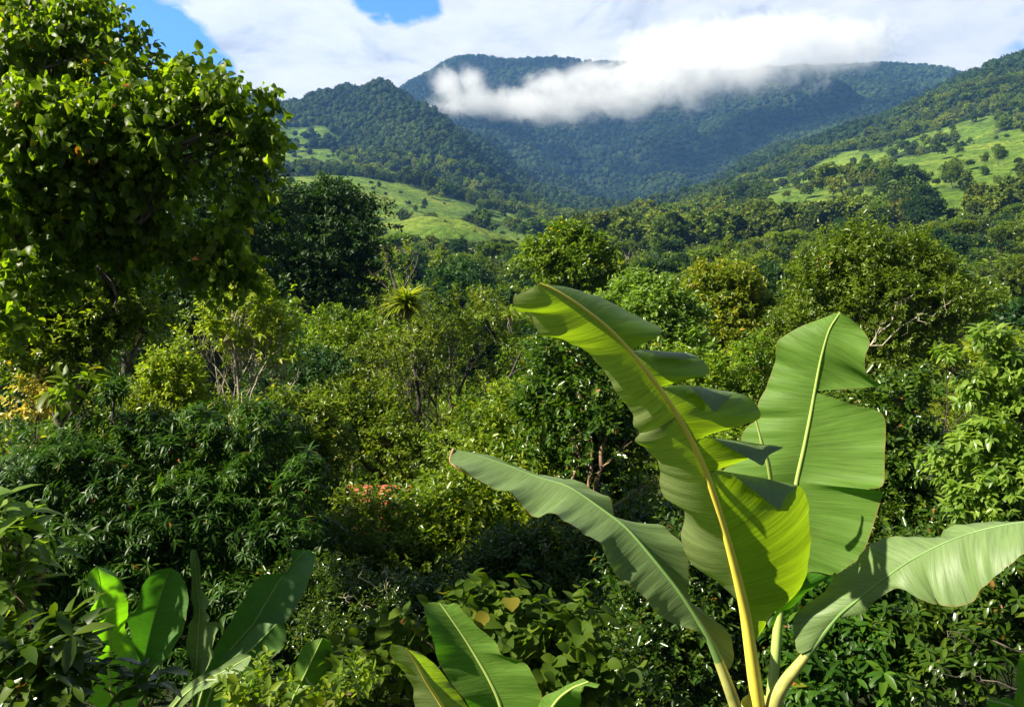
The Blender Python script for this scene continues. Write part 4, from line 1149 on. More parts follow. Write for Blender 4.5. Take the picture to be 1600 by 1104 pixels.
NT('shrub_tree', 'dark leafy shrub in the gap right of the upright banana leaf', 'tree',
   [(1400, 640, 17, 48), (1430, 720, 17, 45), (1390, 760, 16.5, 55), (1440, 820, 16, 45), (1340, 700, 17, 60)], 1300, 'mid', M_gloss, M_barkd, 27, r0=.08, up=.3)
NT('rosette_tree', 'tree with pale glossy leaf rosettes leaning in from the right edge', 'tree',
   [(1570, 540, 10.5, 35), (1610, 570, 10.5, 50), (1485, 555, 10.5, 16), (1530, 610, 10.5, 40), (1590, 650, 10.5, 65), (1520, 690, 10.4, 45), (1480, 740, 10.4, 35), (1560, 750, 10.3, 70), (1640, 720, 10.5, 90), (1500, 790, 10.2, 35), (1600, 830, 10.2, 60)],
   2100, 'rosette', M_pale, M_bark, 28, base=(1720, 1250, 10.5), fork=(1660, 800, 10.8), r0=.045, twigs=10, scale=.86, up=.3, shell=.8, outup=.5, holes=.28)
def sl(x, y, z, r):
    q = proj((x, y, z))
    return (q[0], q[1], y, r * F / y)


def sl(x, y, z, r):
    q = proj((x, y, z))
    return (q[0], q[1], y, r * F / y)


NT('shade_tree', 'unseen leafy tree added left of the view to shade the bananas', 'tree', [sl(-5.7, 5.6, .6, .9), sl(-6.7, 5.4, 1.5, 1.0), sl(-5.3, 6.2, -.3, .6)], 420, 'mid', M_mid, M_bark, 60, base=sl(-6.6, 5.4, -6, 1)[:3], r0=.1, scale=1.1, up=.4, shell=.9, holes=.36)  # unseen tree, added only to cast dappled shade on the lower left bananas
und = [
    ('glossy undergrowth bush below the white edged banana leaf in the lower right', [(1450, 1000, 8.6, 90), (1550, 960, 8.8, 90), (1640, 1000, 8.6, 100), (1500, 1080, 8.2, 90)], 900, 'rosette', M_gloss, 31, .85),
    ('dark broad leaved bush directly behind the banana petioles', [(1290, 1010, 8.8, 85), (1340, 930, 9.2, 80), (1380, 1050, 8.6, 80), (1250, 1080, 8.4, 70)], 700, 'big', M_mango, 32, .7),
    ('small leaved bush between the arching left banana leaf and the petioles', [(1040, 1020, 9, 75), (1090, 900, 9.6, 70), (1100, 1060, 8.8, 60), (1010, 940, 9.4, 50), (1150, 960, 9.8, 70)], 1500, 'small', M_gloss, 33, .9),
    ('small leaved bush in front of the red roof', [(560, 895, 15, 50), (620, 890, 15, 50), (680, 840, 15, 50), (660, 900, 14.6, 60), (520, 860, 15.5, 40), (585, 815, 15.5, 26), (540, 790, 16, 16), (620, 820, 16, 22)], 1400, 'small', M_mid, 34, 1.1),
    ('dense bush right of the red roof, above the round leaved vine', [(760, 780, 16, 60), (720, 850, 15, 60), (800, 850, 15, 65), (780, 700, 17, 60), (820, 790, 16, 50)], 2300, 'small', M_mid, 35, 1.15),
    ('bush filling the ground between lower left bananas and centre banana', [(540, 960, 12, 60), (600, 970, 12, 60), (660, 980, 11.6, 60), (480, 940, 12.4, 50), (560, 1040, 11, 70)], 2000, 'small', M_gloss, 36, .85),
    ('shiny small leaved bush at the foot of the reddish trunks', [(780, 930, 12.5, 60), (850, 900, 12.5, 60), (910, 940, 12, 60), (960, 1000, 11, 70), (1000, 850, 12.5, 60), (940, 880, 13, 50)], 2300, 'small', M_gloss, 37, 1.0),
    ('leafy bush behind the forked dark trunk base', [(700, 740, 28, 50), (770, 660, 28, 50), (830, 600, 28, 40), (640, 740, 28, 45), (760, 740, 27, 45)], 2600, 'small', M_mid, 38, 1.6),
    ('pale green bush under the golden tree behind the big banana leaf', [(1100, 620, 24, 60), (1170, 640, 24, 60), (1050, 600, 24, 50), (1180, 570, 25, 40), (1060, 680, 22, 60), (1150, 740, 20, 70)], 2200, 'mid', M_mid, 39, 1.1),
    ('dark tangle of leaves at far right under the rosette tree', [(1560, 880, 10, 60), (1460, 880, 10.5, 55), (1400, 920, 10.5, 55), (1640, 880, 10, 70)], 1000, 'mid', M_gloss, 40, .7),
    ('low bush left of the pale slender tree trunk', [(330, 680, 20, 35), (300, 700, 19, 40), (360, 720, 18, 40), (210, 670, 18, 40)], 1000, 'small', M_olive, 41, 1.2),
    ('shaded bush right of the pale slender tree under the dark forest', [(480, 600, 30, 40), (440, 620, 30, 40), (510, 640, 28, 45), (470, 560, 34, 30)], 1500, 'small', M_dark, 42, 1.8),
]
for lab, lo, n, sp, mt, sd, s in und:
    NT('shrub', lab, 'shrub', lo, n, sp, mt, M_bark, sd, r0=.05, scale=s, twigs=7, up=.3, rough=.3, shell=.7, holes=.15)
# big round leaved vine
NT('round_leaf_shrub', 'round leaved climbing shrub with dull green discs behind the centre banana leaves', 'shrub',
   [(760, 985, 6.2, 40), (720, 975, 6.3, 25), (830, 1010, 6, 40), (885, 1000, 6, 35), (880, 1060, 5.8, 45), (940, 1080, 5.8, 35), (820, 1090, 5.8, 50), (650, 1005, 6.2, 25)],
   330, 'round', M_round, M_bark, 50, r0=.03, twigs=6, scale=.66, up=.2, shell=.8)
NT('round_leaf_shrub', 'round leaved shrub low at the bottom between the two left banana plants', 'shrub',
   [(600, 1040, 6.2, 35), (560, 1075, 6.0, 40), (540, 1100, 6, 35)], 90, 'round', M_round, M_barkd, 51, r0=.03, twigs=5, scale=.66, up=.2, shell=.8)
# bottom left pointed-leaf shrub (close)
NT('pointed_leaf_shrub', 'close shrub with big pointed light green leaves at the left edge', 'shrub',
   [(30, 850, 3.6, 40), (60, 890, 3.6, 30), (10, 930, 3.6, 40), (-40, 880, 3.6, 60), (30, 960, 3.6, 40)], 42, 'big', M_pale, M_barkr, 52, base=(20, 1500, 3.6), fork=(20, 1000, 3.6), r0=.018, twigs=6, scale=.62, up=.5, outup=.9, shell=.6)
NT('pointed_leaf_shrub', 'close shrub with darker pointed leaves along the bottom left corner', 'shrub',
   [(30, 1040, 3.3, 50), (100, 1030, 3.3, 35), (90, 1090, 3.2, 45), (20, 1110, 3.2, 50), (190, 1090, 3.4, 30), (230, 1100, 3.4, 25)], 60, 'big', M_gloss, M_barkr, 53, base=(60, 1500, 3.3), fork=(60, 1120, 3.3), r0=.018, twigs=6, scale=.55, up=.5, outup=.9, shell=.7)
NT('pointed_leaf_shrub', 'small low shrub with tiny upright leaves at the foot of the banana shoot', 'shrub',
   [(395, 1092, 5.0, 18), (425, 1100, 4.8, 20), (550, 1085, 5, 24)], 45, 'mid', M_mid, M_barkr, 54, r0=.015, twigs=5, scale=.55, up=.5, outup=.9)
NT('yellow_leaf_plant', 'small plant with yellow autumn coloured leaves above the mango at far left', 'plant',
   [(50, 615, 15, 16), (75, 620, 15, 14), (60, 640, 15, 16), (40, 650, 15, 12)], 42, 'mid', M_yellow, M_bark, 55, base=(60, 760, 15), r0=.03, twigs=6, scale=.85)
NT('broad_leaf_plant', 'plant with a few large arching bright leaves beside the yellow leaved one', 'plant',
   [(130, 610, 14.6, 15), (150, 622, 14.6, 13), (112, 627, 14.6, 11)], 12, 'big', M_heart, M_bark, 56, base=(132, 760, 14.6), r0=.035, twigs=3, scale=1.35)
NT('spiky_plant', 'small spiky headed plant on a thin stem poking out of the mango crown', 'plant',
   [(175, 610, 14.4, 16), (190, 605, 14.4, 12)], 36, 'mango', M_mango, M_barkd, 57, base=(176, 760, 14.4), r0=.03, twigs=4, scale=.8)

# ivy covered dead trunk
def ivy():
    b = P(207, 720, 27)
    g = hz(b[0], b[1])
    t = P(205, 545, 27)
    root = empty('ivy_covered_stump', (b[0], b[1], g), 'dead standing trunk wrapped in dark green ivy at left', 'tree stump')
    T = Tubes()
    T.add(catmull([(b[0], b[1], g), (b[0], b[1], (g + t[2]) / 2), tuple(t)], 12), np.linspace(.42, .3, 12), 12)
    T.build('trunk', M_barkd, root)
    rs = np.random.RandomState(3)
    n = 2600
    th = rs.uniform(0, 6.28, n)
    h = rs.uniform(0, 1, n)
    top = (h > .93)
    r = np.where(top, rs.uniform(0, .45, n), (.45 + .1 * vnoise(th * 2, h * 9)) * (1.1 - .25 * h))
    z = g + h * (t[2] - g) + np.where(top, .12, 0)
    C = np.stack([b[0] + r * np.cos(th), b[1] + r * np.sin(th), z], 1)
    o = np.stack([np.cos(th), np.sin(th), np.full(n, .2)], 1)
    D = rand_dirs(rs, n) * .6
    D[:, 2] -= .8
    V, Fq, ti = leaves(C, D, o + rand_dirs(rs, n) * .3, rs.uniform(.1, .2, n), 'oval', rs.uniform(0, .8, n))
    loc_obj('ivy', V, [Fq], M_mango, root, {'tint': ('FACE', ti)})


ivy()


# bromeliads
def bromeliad(px, py, Y, R, lab, seed, n=70):
    c = P(px, py, Y)
    root = empty('bromeliad', c, lab, 'bromeliad', 'bromeliads growing on the tree limbs')
    rs = np.random.RandomState(seed)
    az = rs.uniform(0, 6.28, n)
    el = rs.uniform(.1, 1.45, n)
    D = np.stack([np.cos(az) * np.cos(el), np.sin(az) * np.cos(el), np.sin(el)], 1)
    Nn = np.tile([0, 0, 1.0], (n, 1)) - D * .2
    V, Fq, t = leaves(c + D * R * .05, D, Nn, R * rs.uniform(.75, 1.15, n), 'strap', rs.uniform(0, 1, n))
    loc_obj('leaf_rosette', V, [Fq], M_brom, root, {'tint': ('FACE', t)})
    D[:, 2] = -np.abs(D[:, 2]) * .6
    V, Fq, t = leaves(c + D * R * .05, D, Nn, R * rs.uniform(.25, .5, n), 'strap', rs.uniform(0, 1, n))
    loc_obj('dry_leaves', V, [Fq], M_rust, root, {'tint': ('FACE', t)})
    T = Tubes()
    for k in range(7):
        a = c + np.array([rs.uniform(-.12, .12) * R, rs.uniform(-.1, .1) * R, -.1 * R])
        b = a + np.array([rs.uniform(-.1, .1) * R, 0, -R * rs.uniform(.5, 1.3)])
        T.add(wiggle(rs, a, b, 6, .06), np.linspace(.02, .006, 6) * R, 4)
    T.build('roots', M_barkp, root)


bromeliad(634, 478, 24.3, .80, 'largest spiky yellow green bromeliad, high on the left of the forked tree', 1, 220)
bromeliad(797, 492, 24.6, .42, 'small yellow bromeliad near the torn tip of the big banana leaf', 2, 40)
bromeliad(702, 655, 24.2, .55, 'bromeliad sitting in the fork of the dark central limbs', 3, 60)
bromeliad(675, 790, 20, .40, 'yellow green bromeliad low beside the dark trunk base', 4, 40)


# dead, bare branches catching light
def bare(lab, base, tips, seed, r=.03, mat=M_barkp):
    b = P(*base)
    root = empty('bare_branch', b, lab, 'branch', 'bare branches')
    rs = np.random.RandomState(seed)
    T = Tubes()
    for t in tips:
        e = P(*t)
        p = wiggle(rs, b, e, 9, .05)
        T.add(p, np.linspace(r, r * .25, 9), 6)
        for k in range(5):
            s = p[rs.randint(3, 9)]
            q = s + rand_dirs(rs, 1)[0] * np.linalg.norm(e - b) * rs.uniform(.12, .28)
            T.add(wiggle(rs, s, q, 5, .1), np.linspace(r * .4, r * .1, 5), 4)
    T.build('wood', mat, root)


bare('pale bare twigs reaching up right of the slender lime tree', (385, 690, 21.8), [(455, 540, 21.8), (475, 575, 21.8), (430, 640, 21.8)], 1, .035)
bare('pale bare twigs left of the slender lime tree trunk', (372, 690, 21.8), [(300, 610, 21.8), (320, 640, 21.8), (345, 560, 21.8)], 2, .03)
bare('long bare twig arching over the dark gap at lower right', (1610, 1020, 8), [(1480, 985, 8)], 3, .012, M_bark)
bare('low bare twig near the bottom right corner', (1600, 1075, 7.6), [(1455, 1045, 7.6)], 4, .010, M_bark)
bare('thin diagonal twigs in the broad olive tree', (1360, 540, 27), [(1435, 450, 27), (1385, 500, 27), (1490, 470, 27)], 5, .03, M_barkp)
bare('reddish bare twig left of the white lit banana leaf edge', (960, 790, 12), [(1030, 745, 12)], 6, .014, M_barkr)
bare('grey twigs above the big bromeliad', (622, 470, 25), [(600, 385, 25), (650, 395, 25), (575, 420, 25)], 7, .03, M_bark)
bare('twisted grey branch under the heart leaves at left', (40, 440, 13), [(150, 425, 13), (250, 415, 13), (110, 380, 13)], 8, .07, M_bark)
bare('fallen twigs in the bushes left of the centre banana', (640, 960, 11.5), [(560, 900, 11.5), (600, 880, 11.5), (520, 930, 11.5)], 9, .012, M_barkp)


# ------------------------------------------------------------------ house with red tiles among the bushes
def house():
    c = P(575, 850, 24)
    g = hz(c[0], c[1])
    root = empty('house', (c[0], c[1], g), 'house with a red tiled roof almost hidden in the bushes left of centre', 'house')
    x0, x1 = P(515, 850, 24)[0], P(622, 850, 24)[0]
    y0, y1 = 24.3, 28.0
    ze = P(570, 832, 24)[2]
    zr = P(570, 762, 26)[2]
    V, Fq = [], []

    def bx(a, b):
        i = len(V)
        for x in (a[0], b[0]):
            for y in (a[1], b[1]):
                for z in (a[2], b[2]):
                    V.append((x, y, z))
        Fq.extend([(i, i + 1, i + 3, i + 2), (i + 4, i + 6, i + 7, i + 5), (i, i + 4, i + 5, i + 1), (i + 2, i + 3, i + 7, i + 6), (i, i + 2, i + 6, i + 4), (i + 1, i + 5, i + 7, i + 3)])
    bx((x0, y0, g - .5), (x1, y1, ze - .02))
    loc_obj('wall', V, [np.array(Fq)], plain_mat('cream_wall', (.42, .36, .26), .8, .15, 2), root)
    # roof: corrugated clay rows, front and back slope
    ym = (y0 + y1) / 2
    nx, ny = 120, 14
    xs = np.linspace(x0 - .35, x1 + .35, nx)
    RV, RF = [], []
    for sgn in (1, -1):
        off = len(RV)
        ye = (y0 - .45) if sgn > 0 else (y1 + .45)
        for j in range(ny):
            t = j / (ny - 1)
            for i, x in enumerate(xs):
                y = ye + (ym - ye) * t
                z = ze - .1 + (zr - ze + .1) * t + .05 * abs(math.sin(x * 11)) + .025 * ((j % 2))
                RV.append((x, y, z))
        for j in range(ny - 1):
            for i in range(nx - 1):
                a = off + j * nx + i
                RF.append((a, a + 1, a + nx + 1, a + nx))
    loc_obj('roof', RV, [np.array(RF)], plain_mat('clay_tiles', (.42, .075, .045), .75, .35, 7), root, smooth=True)
    V.clear()
    Fq.clear()
    xm = (x0 + x1) / 2
    bx((xm - .4, y0 - .06, g), (xm + .4, y0 + .02, g + 2.0))
    loc_obj('door', V, [np.array(Fq)], plain_mat('brown_paint', (.12, .06, .03), .45, .1, 5), root)
    V.clear()
    Fq.clear()
    bx((xm + .65, y0 - .05, g + .9), (xm + .95 + .2, y0 + .02, g + 1.7))
    loc_obj('window', V, [np.array(Fq)], plain_mat('dark_glass', (.02, .03, .04), .1, .1, 5), root)
    # blue tarp bundle on a post nearby
    p = P(611, 905, 14.2)
    gz = hz(p[0], p[1])
    r2 = empty('blue_birdhouse', (p[0], p[1], gz), 'small blue roofed box on a post glimpsed in the bushes under the red roof', 'birdhouse')
    T = Tubes()
    T.add([(p[0], p[1], gz), (p[0], p[1], p[2] - .12)], [.03, .03], 8)
    T.build('post', M_bark, r2)
    V.clear()
    Fq.clear()
    bx((p[0] - .06, p[1] - .06, p[2] - .13), (p[0] + .06, p[1] + .06, p[2]))
    loc_obj('box', V, [np.array(Fq)], plain_mat('pale_wood', (.45, .35, .25), .7), r2)
    RV = [(p[0] - .1, p[1] - .1, p[2]), (p[0] + .1, p[1] - .1, p[2]), (p[0] + .1, p[1] + .1, p[2]), (p[0] - .1, p[1] + .1, p[2]), (p[0] - .1, p[1], p[2] + .07), (p[0] + .1, p[1], p[2] + .07)]
    loc_obj('roof', RV, [np.array([(0, 1, 5, 4), (2, 3, 4, 5), (0, 3, 2, 1)]), np.array([(0, 4, 3), (1, 2, 5)])], plain_mat('blue_paint', (.02, .12, .60), .45, .1, 5), r2)


house()


def far_house():
    c = P(1195, 330, 455)
    g = hz(c[0], c[1])
    root = empty('farmhouse', (c[0], c[1], g), 'long low farmhouse with a rusty pink roof at the foot of the right pasture', 'house')
    w, d, h = 8.5, 3.5, 2.6
    x, y = c[0], c[1]
    V = [(x - w, y - d, g - 2), (x + w, y - d, g - 2), (x + w, y + d, g - 2), (x - w, y + d, g - 2), (x - w, y - d, g + h), (x + w, y - d, g + h), (x + w, y + d, g + h), (x - w, y + d, g + h)]
    loc_obj('wall', V, [np.array([(0, 1, 5, 4), (1, 2, 6, 5), (2, 3, 7, 6), (3, 0, 4, 7)])], MATS['cream_wall'], root)
    e = 1.0
    V = [(x - w - e, y - d - e, g + h - .2), (x + w + e, y - d - e, g + h - .2), (x + w + e, y + d + e, g + h - .2), (x - w - e, y + d + e, g + h - .2), (x - w, y, g + h + 2.2), (x + w, y, g + h + 2.2)]
    loc_obj('roof', V, [np.array([(0, 1, 5, 4), (2, 3, 4, 5)]), np.array([(0, 4, 3), (1, 2, 5)])], plain_mat('rust_roof', (.50, .24, .18), .6, .2, .4), root)
    for k in (-5, -1.5, 2, 5.5):
        V = [(x + k, y - d - .06, g + .8), (x + k + 1.2, y - d - .06, g + .8), (x + k + 1.2, y - d - .06, g + 2), (x + k, y - d - .06, g + 2), (x + k, y - d + .02, g + .8), (x + k + 1.2, y - d + .02, g + .8), (x + k + 1.2, y - d + .02, g + 2), (x + k, y - d + .02, g + 2)]
        loc_obj('window', V, [np.array([(0, 1, 2, 3), (0, 4, 5, 1), (3, 2, 6, 7), (0, 3, 7, 4), (1, 5, 6, 2)])], MATS['dark_glass'], root)


far_house()


# ------------------------------------------------------------------ mid-distance tree kinds (prototypes, local space, about 10 m tall)
def proto_tree(seed, n, spec, mat, bark, H=10.0, W=4.5, style='round', scale=1.0):
    rs = np.random.RandomState(seed)
    lobes = []
    if style == 'round':
        for k in range(8):
            a = rs.uniform(0, 6.28)
            r = W * rs.uniform(.15, .6)
            R = W * rs.uniform(.38, .58)
            lobes.append((r * math.cos(a), r * math.sin(a), H - R * .9 - rs.uniform(0, .38) * H, R, R, R * .8))
        lobes.append((0, 0, H - W * .45, W * .5, W * .5, W * .45))
    elif style == 'umbrella':
        for k in range(10):
            a = rs.uniform(0, 6.28)
            r = W * rs.uniform(.1, .85)
            R = W * rs.uniform(.28, .42)
            lobes.append((r * math.cos(a), r * math.sin(a), H - R * .5 - rs.uniform(0, .15) * H, R, R, R * .5))
    elif style == 'tall':
        for k in range(7):
            t = k / 6
            a = rs.uniform(0, 6.28)
            R = W * (.5 - .2 * t) * rs.uniform(.8, 1.1)
            lobes.append((W * .18 * math.cos(a), W * .18 * math.sin(a), H * (.35 + .58 * t), R, R, R * 1.1))
    elif style == 'open':
        for k in range(9):
            a = rs.uniform(0, 6.28)
            r = W * rs.uniform(.3, .9)
            R = W * rs.uniform(.2, .32)
            lobes.append((r * math.cos(a), r * math.sin(a), H * rs.uniform(.5, .95), R, R, R * .7))
    C, d, k = lobe_points(rs, lobes, n, .45, .4, .3)
    out = d * .8 + rand_dirs(rs, len(C)) * .6
    out[:, 2] += .35
    tb = np.clip(.1 + .75 * fbm(C[:, 0] / W * 2.2 + 4, C[:, 1] / W * 2.2 + 4, C[:, 2] / W * 2.2 + 4, 2) + rs.normal(0, .08, len(C)), 0, .92)
    V, Fq, t = sprigs(rs, C, out, SPEC[spec], scale, tb, .3)
    cm = mesh_np('crown', V, [Fq], {'tint': ('FACE', t)})
    cm.materials.append(mat)
    T = Tubes()
    T.add(wiggle(rs, (0, 0, -1.5), (0, 0, H * .55), 7, .02), np.linspace(.30, .14, 7) * H / 10, 7)
    for q in lobes:
        p = wiggle(rs, (0, 0, H * rs.uniform(.25, .5)), (q[0], q[1], q[2] - q[5] * .3), 5, .08, -.05)
        T.add(p, np.linspace(.13, .04, 5) * H / 10, 5)
        ids = np.where((((C - np.array(q[:3])) / np.array(q[3:6])) ** 2).sum(1) < 1.3)[0]
        for i in rs.choice(ids, min(4, len(ids)), replace=False) if len(ids) else []:
            T.add(wiggle(rs, p[-1], C[i], 4, .06), np.linspace(.04, .012, 4) * H / 10, 4)
    tm = mesh_np('trunk', np.vstack(T.V), [np.vstack(T.F)], smooth=True)
    tm.materials.append(bark)
    return cm, tm, H


def proto_palm(seed, H, n, L, mat, kind='frond', up=.9):
    rs = np.random.RandomState(seed)
    az = np.arange(n) * 2.4 + rs.uniform(0, .5, n)
    el = rs.uniform(.25, 1.35, n) * up
    D = np.stack([np.cos(az) * np.cos(el), np.sin(az) * np.cos(el), np.sin(el)], 1)
    Nn = np.tile([0, 0, 1.0], (n, 1)) - D * .3
    V, Fq, t = leaves(np.tile([0, 0, H], (n, 1)) + D * .1, D, Nn, L * rs.uniform(.8, 1.1, n), kind, rs.uniform(.2, 1, n))
    cm = mesh_np('crown', V, [Fq], {'tint': ('FACE', t)}, smooth=True)
    cm.materials.append(mat)
    T = Tubes()
    T.add([(0, 0, -1), (0, 0, H * .5), (0, 0, H)], [.2, .16, .12], 8)
    tm = mesh_np('trunk', np.vstack(T.V), [np.vstack(T.F)], smooth=True)
    tm.materials.append(M_bark)
    return cm, tm, H + L * .5


KINDS = [
    ('dark dense round tree', 'valley_tree', [proto_tree(101 + i, 1500, 'quad', M_dark, M_barkd, 11, 5.2, 'round', 1.0) for i in range(3)], .22),
    ('mid green leafy tree', 'valley_tree', [proto_tree(111 + i, 1500, 'quad', M_mid, M_bark, 10, 5.0, 'round', 1.0) for i in range(3)], .27),
    ('olive yellow leafed tree', 'valley_tree', [proto_tree(121 + i, 1300, 'quad', M_olive, M_bark, 10, 4.8, 'round', .95) for i in range(2)], .17),
    ('flat topped spreading tree', 'valley_tree', [proto_tree(131 + i, 1300, 'quad', M_mid, M_bark, 11, 6.5, 'umbrella', 1.0) for i in range(2)], .12),
    ('lime green light tree', 'valley_tree', [proto_tree(141 + i, 1200, 'quad', M_lime, M_bark, 9, 4.2, 'round', .95) for i in range(2)], .07),
    ('tall narrow tree', 'valley_tree', [proto_tree(151 + i, 1000, 'quad', M_mid, M_barkp, 14, 4.2, 'tall', 1.0) for i in range(2)], .07),
    ('sparse open branched tree', 'valley_tree', [proto_tree(161 + i, 700, 'quad', M_olive, M_barkp, 11, 5.0, 'open', .9) for i in range(2)], .05),
    ('banana clump', 'banana_clump', [proto_palm(171 + i, 2.6, 11, 3.6, M_pale, 'frond', 1.1) for i in range(2)], .0),
    ('shiny palm', 'palm', [proto_palm(181 + i, 7.0, 18, 3.4, M_gloss, 'frond', .8) for i in range(2)], .03),
]
KINDS += [
    ('slender sapling', 'sapling', [proto_tree(201 + i, 260, 'small', [M_mid, M_lime, M_olive][i], M_bark, 5.0, 1.3, 'tall', 1.25) for i in range(3)], .0),
    ('bushy young tree', 'young_tree', [proto_tree(211 + i, 620, 'small', [M_mid, M_mid, M_olive][i], M_bark, 4.2, 2.0, 'round', 1.25) for i in range(3)], .0),
    ('open twiggy young tree', 'young_tree', [proto_tree(221 + i, 330, 'small', [M_lime, M_mid][i], M_barkp, 5.0, 2.2, 'open', 1.2) for i in range(2)], .0),
    ('loose leafy shrub', 'shrub', [proto_tree(231 + i, 420, 'mid', [M_gloss, M_mid][i], M_bark, 3.0, 1.6, 'round', .95) for i in range(2)], .0),
]
KIDX = {k[0]: i for i, k in enumerate(KINDS)}
rsm = np.random.RandomState(42)
placed = []   # (x,y,kind,scale,rot)


def try_place(x, y, kind, s, mind):
    for (a, b, *_ ) in placed:
        if (a - x) ** 2 + (b - y) ** 2 < mind * mind:
            return False
    qx = 800 + F * x / y
    if y > 110 and qx < 1040:
        lim = np.interp(qx, [-200, 400, 560, 700, 900, 1040], [270, 300, 362, 374, 372, 335])
        zt = -(lim - 400) / F * y * 1.0
        s = min(s, max(.42, (zt - hz(x, y)) / 11.0))
    placed.append((x, y, kind, s, rsm.uniform(0, 6.28)))
    return True


# special ones first (px, distance, kind, scale)
for px, Y, kn, s in [(1215, 112, 'dark dense round tree', 1.0), (1180, 118, 'dark dense round tree', .95), (1575, 88, 'lime green light tree', .62), (905, 170, 'dark dense round tree', 1.1), (880, 180, 'olive yellow leafed tree', 1.1),
                     (830, 330, 'lime green light tree', 1.1), (845, 325, 'mid green leafy tree', 1.1), (700, 95, 'dark dense round tree', 1.05), (770, 88, 'dark dense round tree', .95), (640, 82, 'mid green leafy tree', 1.0), (820, 100, 'mid green leafy tree', .95),
                     (590, 110, 'mid green leafy tree', 1.1), (690, 140, 'tall narrow tree', .9), (1400, 200, 'flat topped spreading tree', 1.0), (1440, 330, 'dark dense round tree', 1.3), (1475, 470, 'mid green leafy tree', 1.5), (1545, 520, 'mid green leafy tree', 1.1),
                     (1390, 380, 'dark dense round tree', 1.3), (1360, 370, 'mid green leafy tree', 1.3), (1420, 360, 'dark dense round tree', 1.2), (1330, 390, 'olive yellow leafed tree', 1.3), (1300, 400, 'dark dense round tree', 1.3), (1275, 385, 'mid green leafy tree', 1.2), (1430, 400, 'dark dense round tree', 1.3),
                     (985, 150, 'shiny palm', 1.0), (1010, 160, 'banana clump', 1.2), (970, 100, 'mid green leafy tree', .9), (1040, 120, 'olive yellow leafed tree', .9)]:
    try_place((px - 800) / F * Y, Y, KIDX[kn], s, 1.0)
for i in range(34):
    px = rsm.uniform(1290, 1600)
    Y = rsm.uniform(120, 190)
    try_place((px - 800) / F * Y, Y, KIDX['banana clump'], rsm.uniform(.8, 1.3), 4.5)
for i in range(240):
    if i >= 95 + 60:
        break
    Y = rsm.uniform(15, 46)
    px = rsm.uniform(180, 1560)
    if Y < 20 and (px < 540 or 500 < px < 680):
        continue
    if 500 < px < 660 and Y < 29:
        continue
    kn = ['slender sapling', 'bushy young tree', 'open twiggy young tree', 'loose leafy shrub'][rsm.choice(4, p=[.3, .3, .2, .2])]
    try_place((px - 800) / F * Y, Y, KIDX[kn], rsm.uniform(.7, 1.15), 1.5)
probs = np.array([k[3] for k in KINDS])
probs /= probs.sum()
for ymin, ymax, mind, cnt in [(48, 90, 6.5, 55), (90, 150, 8.0, 70), (150, 240, 10.5, 85), (240, 400, 14.0, 95)]:
    c = 0
    for _ in range(6000):
        if c >= cnt:
            break
        Y = math.sqrt(rsm.uniform(ymin ** 2, ymax ** 2))
        px = rsm.uniform(-150, 1750)
        if Y < 62 and px < 640:
            continue
        if 1290 < px < 1600 and 115 < Y < 195 and rsm.rand() < .72:
            continue
        x = (px - 800) / F * Y
        if gmask([x], [Y])[0] > .5 and rsm.rand() < .96:
            continue
        s = rsm.uniform(.72, 1.08) * (1.0 if Y > 90 else .95)
        # keep the tops below the view line of the slopes seen behind
        if Y < 240 and 560 < px < 1000:
            s *= .9
        if try_place(x, Y, rsm.choice(len(KINDS), p=probs), s, mind):
            c += 1

# labels that single each tree out: kind, depth band, ordinal from the left
BANDS = [(0, 24, 'among the nearest bushes'), (24, 34, 'among the middle bushes'), (34, 48, 'behind the near bushes'), (48, 90, 'at the near edge of the valley'), (90, 150, 'in the front rows of the valley wood'), (150, 240, 'in the middle of the valley wood'), (240, 330, 'in the far rows of the valley wood'), (330, 9999, 'near the foot of the pasture slopes')]
ORD = ['leftmost', 'second from the left', 'third from the left', 'fourth from the left', 'fifth from the left', 'sixth from the left', 'seventh from the left', 'eighth from the left', 'ninth from the left', 'tenth from the left',
       'eleventh from the left', 'twelfth from the left', 'thirteenth from the left', 'fourteenth from the left', 'fifteenth from the left']
groups = {}
for i, (x, y, k, s, r) in enumerate(placed):
    b = [j for j, q in enumerate(BANDS) if q[0] <= y < q[1]][0]
    side = 0 if x / y < -.16 else (1 if x / y < .2 else 2)
    groups.setdefault((k, b, side), []).append(i)
SIDE = ['left part', 'centre', 'right part']
labels = {}
for (k, b, sd), ids in groups.items():
    ids.sort(key=lambda i: placed[i][0] / placed[i][1])
    for o_, i in enumerate(ids):
        pos = ('only one' if len(ids) == 1 else ORD[min(o_, 14)])
        if len(ids) == 1:
            labels[i] = '%s %s, %s of the view' % (KINDS[k][0], BANDS[b][2], SIDE[sd])
        else:
            labels[i] = '%s %s, %s, %s' % (KINDS[k][0], BANDS[b][2], SIDE[sd], pos)
        w = labels[i].split()
        if len(w) > 16:
            labels[i] = ' '.join(w[:16])
CATN = {'sapling': 'sapling', 'young_tree': 'tree', 'shrub': 'shrub', 'valley_tree': 'tree', 'banana_clump': 'banana plant', 'palm': 'palm'}
for i, (x, y, k, s, r) in enumerate(placed):
    kn, nm, pr_, _ = KINDS[k]
    cm, tm, H = pr_[i % len(pr_)]
    z = hz(x, y)
    if y > 430:
        s *= 1.0
    e = bpy.data.objects.new(nm, None)
    COL.objects.link(e)
    e.location = (x, y, z)
    e.rotation_euler = (0, 0, r)
    e.scale = (s * rsm.uniform(.9, 1.15), s * rsm.uniform(.9, 1.15), s)
    tag(e, labels[i], CATN[nm], kn + 's in the valley' if y > 48 else kn + 's among the bushes')
    for n_, m_ in (('crown', cm), ('trunk', tm)):
        c = bpy.data.objects.new(n_, m_)
        COL.objects.link(c)
        c.parent = e
print('valley trees', len(placed))


